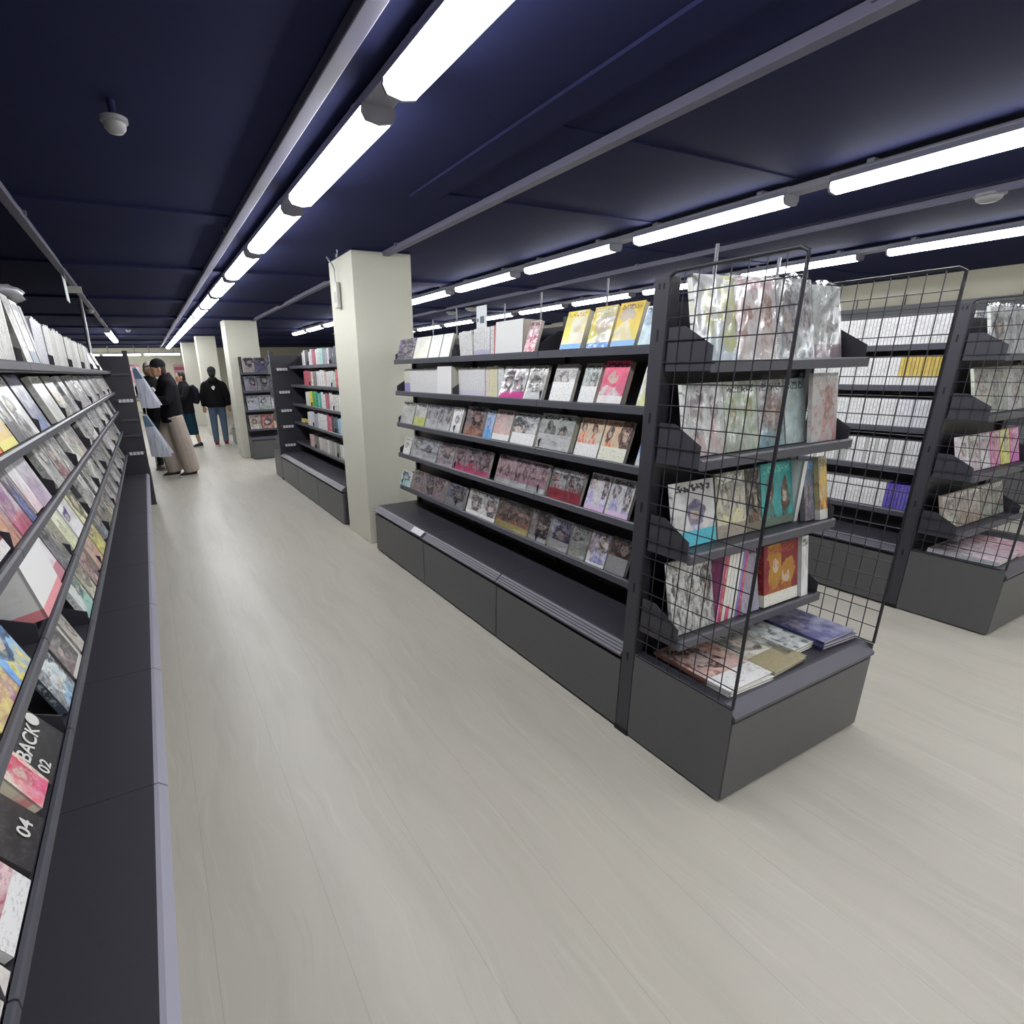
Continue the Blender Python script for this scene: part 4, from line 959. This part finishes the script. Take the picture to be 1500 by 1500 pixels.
# ------------------------------------------------------------------ people
def loft(bm, rings, seg=12):
    """rings: (centre, rx, ry, direction) ellipses across a path; closed ends"""
    prev = None; first = None
    for c, rx, ry, d in rings:
        d = Vector(d).normalized(); side = Vector((1, 0, 0)) - d * d.x
        if side.length < .2: side = Vector((0, 1, 0)) - d * d.y
        side.normalize(); fw = d.cross(side)
        vs_ = [bm.verts.new(Vector(c) + side * math.cos(2 * PI * k / seg) * rx + fw * math.sin(2 * PI * k / seg) * ry) for k in range(seg)]
        if prev:
            for k in range(seg): bm.faces.new((prev[k], prev[(k + 1) % seg], vs_[(k + 1) % seg], vs_[k]))
        else: first = vs_
        prev = vs_
    bm.faces.new(list(reversed(first))); bm.faces.new(prev)
def limb(bm, pts, rad, seg=12, sub=3):
    P = [Vector(p) for p in pts]; rings = []
    for i in range(len(P) - 1):
        for k in range(sub):
            f = k / sub; rings.append((P[i].lerp(P[i + 1], f), rad[i] + (rad[i + 1] - rad[i]) * f))
    rings.append((P[-1], rad[-1]))
    R_ = []
    for i, (c, r) in enumerate(rings):
        d = rings[min(i + 1, len(rings) - 1)][0] - rings[max(i - 1, 0)][0]
        rx, ry = r if isinstance(r, tuple) else (r, r); R_.append((c, rx, ry, d))
    loft(bm, R_, seg)
def limb2(bm, pts, rx, ry, seg=14):
    P = [Vector(p) for p in pts]
    loft(bm, [(P[i], rx[i], ry[i], P[min(i + 1, len(P) - 1)] - P[max(i - 1, 0)]) for i in range(len(P))], seg)
def ball(bm, c, r):
    m = Matrix.Translation(c) @ Matrix.Diagonal((*r, 1)); bmesh.ops.create_uvsphere(bm, u_segments=14, v_segments=10, radius=1, matrix=m)
def fused(name, bm, mat, parent, voxel, smooth_it=4):
    me = bpy.data.meshes.new(name); bmesh.ops.recalc_face_normals(bm, faces=bm.faces[:]); bm.to_mesh(me); bm.free()
    o = bpy.data.objects.new(name, me); COL.objects.link(o)
    r = o.modifiers.new('r', 'REMESH'); r.mode = 'VOXEL'; r.voxel_size = voxel
    s = o.modifiers.new('s', 'SMOOTH'); s.iterations = smooth_it; s.factor = .5
    bpy.context.view_layer.update()
    m2 = bpy.data.meshes.new_from_object(o.evaluated_get(bpy.context.evaluated_depsgraph_get())); o.modifiers.clear(); o.data = m2; bpy.data.meshes.remove(me)
    m2.materials.clear(); m2.materials.append(mat)
    for p in m2.polygons: p.use_smooth = True
    o.parent = parent; return o
skin = plain('skin_tone', '#c49a80', .55, 0, .4)
def cloth(n, c): return plain('cloth_' + n, c, .85, 0, .2, .18, 14)
def person(x, y, face_deg, H, label, top, bottom, shoe, arms, hairc='#18161a', cap=None, skirt=False, baggy=0., head_tilt=0., long_hair=False, stride=.05, jl=.78, extra=None):
    g = empty('person', frame(x, y, 0, face_deg) @ Matrix.Scale(H / 1.70, 4)); tag(g, label, 'person')
    hips = [(-.09, 0, .90), (.09, 0, .90)]; knees = [(-.10, -.03 - stride, .50), (.10, -.03 + stride, .50)]; ank = [(-.10, .03 - stride, .09), (.10, .03 + stride, .09)]
    hd = Vector((0, -.035 - .05 * head_tilt, 1.565 - .01 * head_tilt))
    b = bmesh.new()
    limb2(b, [(0, 0, .86), (0, 0, .95), (0, .0, 1.08), (0, -.005, 1.22), (0, 0, 1.34), (0, .005, 1.41), (0, 0, 1.45)], [.15, .155, .13, .15, .165, .13, .06], [.10, .105, .09, .10, .095, .07, .05])
    limb2(b, [(0, 0, 1.40), (0, -.01, 1.46), (hd.x, hd.y + .02, 1.53)], [.058, .052, .052], [.058, .055, .06])
    ball(b, hd, (.072, .092, .112)); ball(b, hd + Vector((0, -.03, -.06)), (.052, .058, .055))
    ball(b, hd + Vector((0, -.097, -.012)), (.013, .018, .022))
    for s in (-1, 1): ball(b, hd + Vector((s * .075, .005, -.005)), (.012, .02, .032))
    for i in (0, 1):
        limb(b, [hips[i], knees[i], ank[i]], [.085, .055, .038]); a = Vector(ank[i])
        limb(b, [a + Vector((0, .03, -.03)), a + Vector((0, -.06, -.055)), a + Vector((0, -.15, -.065))], [.036, .036, .02])
    for s, (el, wr, fd) in zip((-1, 1), arms):
        sh = Vector((s * .155, 0, 1.335)); el = Vector(el); wr = Vector(wr); fd = Vector(fd).normalized()
        limb(b, [sh, (s * .19, 0, 1.29), el, wr], [.045, .047, .04, .027])
        side = fd.cross(Vector((0, 0, 1))); side = side.normalized() if side.length > .2 else Vector((1, 0, 0)); up = side.cross(fd)
        palm = wr + fd * .045
        limb2(b, [wr, wr + fd * .03, wr + fd * .08], [.026, .036, .038], [.018, .016, .013])
        for k, (o_, ln) in enumerate(((-.030, .062), (-.010, .072), (.010, .068), (.029, .052))):
            p0 = wr + fd * .078 + side * o_; p1 = p0 + fd * ln * .5 - up * .008; p2 = p1 + fd * ln * .4 - up * .024
            limb(b, [p0, p1, p2], [.0095, .009, .0075], 8, 2)
        limb(b, [wr + fd * .025 - side * s * .03, wr + fd * .055 - side * s * .055, wr + fd * .085 - side * s * .058 - up * .01], [.012, .011, .008], 8, 2)
    fused('body', b, skin, g, .0075, 3)
    for s in (-1, 1):
        e = bmesh.new(); ball(e, hd + Vector((s * .03, -.086, .0)), (.012, .006, .006)); me = bpy.data.meshes.new('eye'); e.to_mesh(me); e.free(); me.materials.append(plain('eye_dark', '#1a1414', .3)); obj('eye', me, g)
    e = bmesh.new(); ball(e, hd + Vector((0, -.088, -.058)), (.022, .006, .005)); me = bpy.data.meshes.new('mouth'); e.to_mesh(me); e.free(); me.materials.append(plain('lip_tone', '#8a4a44', .5)); obj('mouth', me, g)
    # jacket
    b = bmesh.new()
    limb2(b, [(0, .0, jl), (0, 0, jl + .08), (0, 0, 1.0), (0, 0, 1.15), (0, 0, 1.30), (0, .005, 1.39), (0, .005, 1.44)], [.205, .205, .195, .195, .205, .175, .10], [.155, .155, .145, .145, .138, .115, .09])
    for s, (el, wr, fd) in zip((-1, 1), arms): 
        wr2 = Vector(wr) + (Vector(el) - Vector(wr)).normalized() * .01
        limb(b, [(s * .145, 0, 1.345), (s * .19, .0, 1.30), el, wr2], [.075, .078, .07, .05])
    limb2(b, [(0, .01, 1.41), (0, .0, 1.46), (0, .0, 1.475)], [.095, .085, .08], [.09, .085, .08])
    jk = fused('jacket', b, top, g, .014, 4)
    # trousers or skirt
    b = bmesh.new()
    if skirt:
        limb2(b, [(0, 0, 1.0), (0, 0, .85), (0, 0, .55), (0, .0, .30)], [.17, .19, .20, .215], [.125, .145, .16, .17]); nm = 'skirt'
    else:
        limb2(b, [(0, 0, 1.02), (0, 0, .92), (0, 0, .82)], [.165, .175, .15], [.12, .125, .11])
        for i in (0, 1):
            a = Vector(ank[i]); limb(b, [hips[i], knees[i], a + Vector((0, 0, -.015))], [.10 + baggy * .3, .075 + baggy * .75, .06 + baggy * .8])
        nm = 'trousers'
    fused(nm, b, bottom, g, .014, 4)
    for i in (0, 1):
        a = Vector(ank[i]); b = bmesh.new()
        limb2(b, [a + Vector((0, .06, -.045)), a + Vector((0, .02, -.03)), a + Vector((0, -.06, -.042)), a + Vector((0, -.14, -.055)), a + Vector((0, -.175, -.065))], [.035, .045, .048, .045, .025], [.04, .055, .042, .03, .02])
        limb(b, [a + Vector((0, .02, .03)), a + Vector((0, .0, -.03))], [.045, .045], 12, 1)
        so = fused('shoe', b, shoe, g, .009, 2)
        obj('sole', MB().prism([(a.x - .045, a.y + .065), (a.x - .05, a.y - .1), (a.x - .03, a.y - .185), (a.x + .03, a.y - .185), (a.x + .05, a.y - .1), (a.x + .045, a.y + .065)], .0, .028, 'z'), so, plain('sole_white', '#c8c6c0', .6))
    # hair
    b = bmesh.new(); ball(b, hd + Vector((0, .018, .028)), (.083, .094, .100))
    if long_hair: limb2(b, [hd + Vector((0, .05, .03)), hd + Vector((0, .085, -.10)), hd + Vector((0, .10, -.25))], [.08, .085, .06], [.05, .045, .025])
    else: ball(b, hd + Vector((0, .05, -.03)), (.072, .06, .075))
    fused('hair', b, plain('hair_' + hairc.strip('#'), hairc, .6), g, .012, 2)
    if cap:
        b = bmesh.new(); ball(b, hd + Vector((0, .012, .05)), (.090, .104, .088))
        limb2(b, [hd + Vector((0, -.07, .045)), hd + Vector((0, -.12, .035)), hd + Vector((0, -.165, .02))], [.07, .065, .04], [.008, .007, .006])
        fused('cap', b, cap, g, .009, 2)
    if extra: extra(g, hd)
    return g
black_jk = cloth('black', '#17161c'); black2 = cloth('soft_black', '#101012'); beige = cloth('beige', '#b3a79d'); jeans = cloth('denim', '#5d6e84'); teal = cloth('teal', '#173644'); charcoal = cloth('charcoal', '#232024')
shoe_black = plain('shoe_black', '#1a1718', .5); shoe_red = plain('shoe_red', '#8c1c28', .5); shoe_grey = plain('shoe_grey', '#8c8c84', .6)
def arms_read(): return (((-.25, -.10, 1.12), (-.10, -.33, 1.13), (.3, -.9, .1)), ((.25, -.10, 1.12), (.10, -.33, 1.13), (-.3, -.9, .1)))
def arms_down(): return (((-.25, .02, 1.10), (-.26, -.04, .86), (0, -.1, -1)), ((.25, .02, 1.10), (.26, -.04, .86), (0, -.1, -1)))
def hood(g, hd):
    b = bmesh.new(); ball(b, Vector((0, .10, 1.40)), (.11, .055, .075)); fused('hood', b, black2, g, .012, 3)
def collar_red(g, hd):
    b = bmesh.new(); limb2(b, [(0, .01, 1.44), (0, .0, 1.49)], [.075, .07], [.075, .07]); fused('collar', b, cloth('wine', '#4a1e28'), g, .01, 2)
person(-1.22, 7.45, -78, 1.66, 'person in black padded jacket, dark cap and wide beige trousers, reading', black_jk, beige, shoe_black, arms_read(), '#3a2024', cap=cloth('cap_black', '#1c1d20'), baggy=.07, head_tilt=1., stride=.09, jl=.80, extra=collar_red)
def strap(g, hd):
    obj('shoulder_strap', MB().prism([(-.12, 1.30), (-.085, 1.31), (.10, 1.08), (.075, 1.06)], -.162, -.150, 'y'), g, plain('strap_white', '#cfcfcc', .6))
    obj('glasses', MB().tube([(-.075, hd.y - .05, hd.z + .005), (-.06, hd.y - .095, hd.z + .005), (-.005, hd.y - .1, hd.z + .006), (.005, hd.y - .1, hd.z + .006), (.06, hd.y - .095, hd.z + .005), (.075, hd.y - .05, hd.z + .005)], .004, 6), g, plain('glasses_red', '#7c3c40', .4))
person(-1.41, 8.3, 35, 1.64, 'person in black top with white shoulder strap, facing the beige-trousered reader', black2, charcoal, shoe_grey, arms_read(), '#c8beb0', stride=.03, extra=strap)
def backpack(g, hd):
    b = bmesh.new(); limb2(b, [(0, .20, .98), (0, .23, 1.08), (0, .22, 1.28), (0, .17, 1.38)], [.13, .15, .145, .10], [.07, .10, .09, .05]); o = fused('backpack', b, cloth('pack', '#1b1b26'), g, .012, 3)
    obj('pocket_zip', MB().box(-.09, .318, 1.12, .09, .326, 1.13), o, metal_mat)
person(-.83, 10.9, -75, 1.50, 'person with dark backpack and long teal skirt in the far aisle', black_jk, teal, shoe_black, arms_read(), '#141316', skirt=True, long_hair=False, stride=.10, extra=backpack)
def emblem(g, hd):
    hood(g, hd)
    obj('back_emblem', MB().prism([(-.03, 1.28), (.0, 1.30), (.045, 1.275), (.03, 1.23), (.0, 1.205), (-.02, 1.24)], .142, .150, 'y'), g, plain('emblem_white', '#dcdcd8', .6))
person(-.27, 10.9, 172, 1.57, 'person in black hoodie with white back emblem, jeans and red shoes', black2, jeans, shoe_red, arms_down(), '#1c1a1c', cap=cloth('cap_dark', '#26262a'), stride=.02, jl=.84, extra=emblem)
# book held by the reader
hb_ = put(frame(-1.22, 7.45, 0, -78), -.10, -.44, 1.12, .20, .012, .13, 55, c=('#b0b0b4', '#8c8c94'), hair='#3c3c44', ink=.4, label='small grey booklet held open by the person in the dark cap', name='booklet', cat='book')
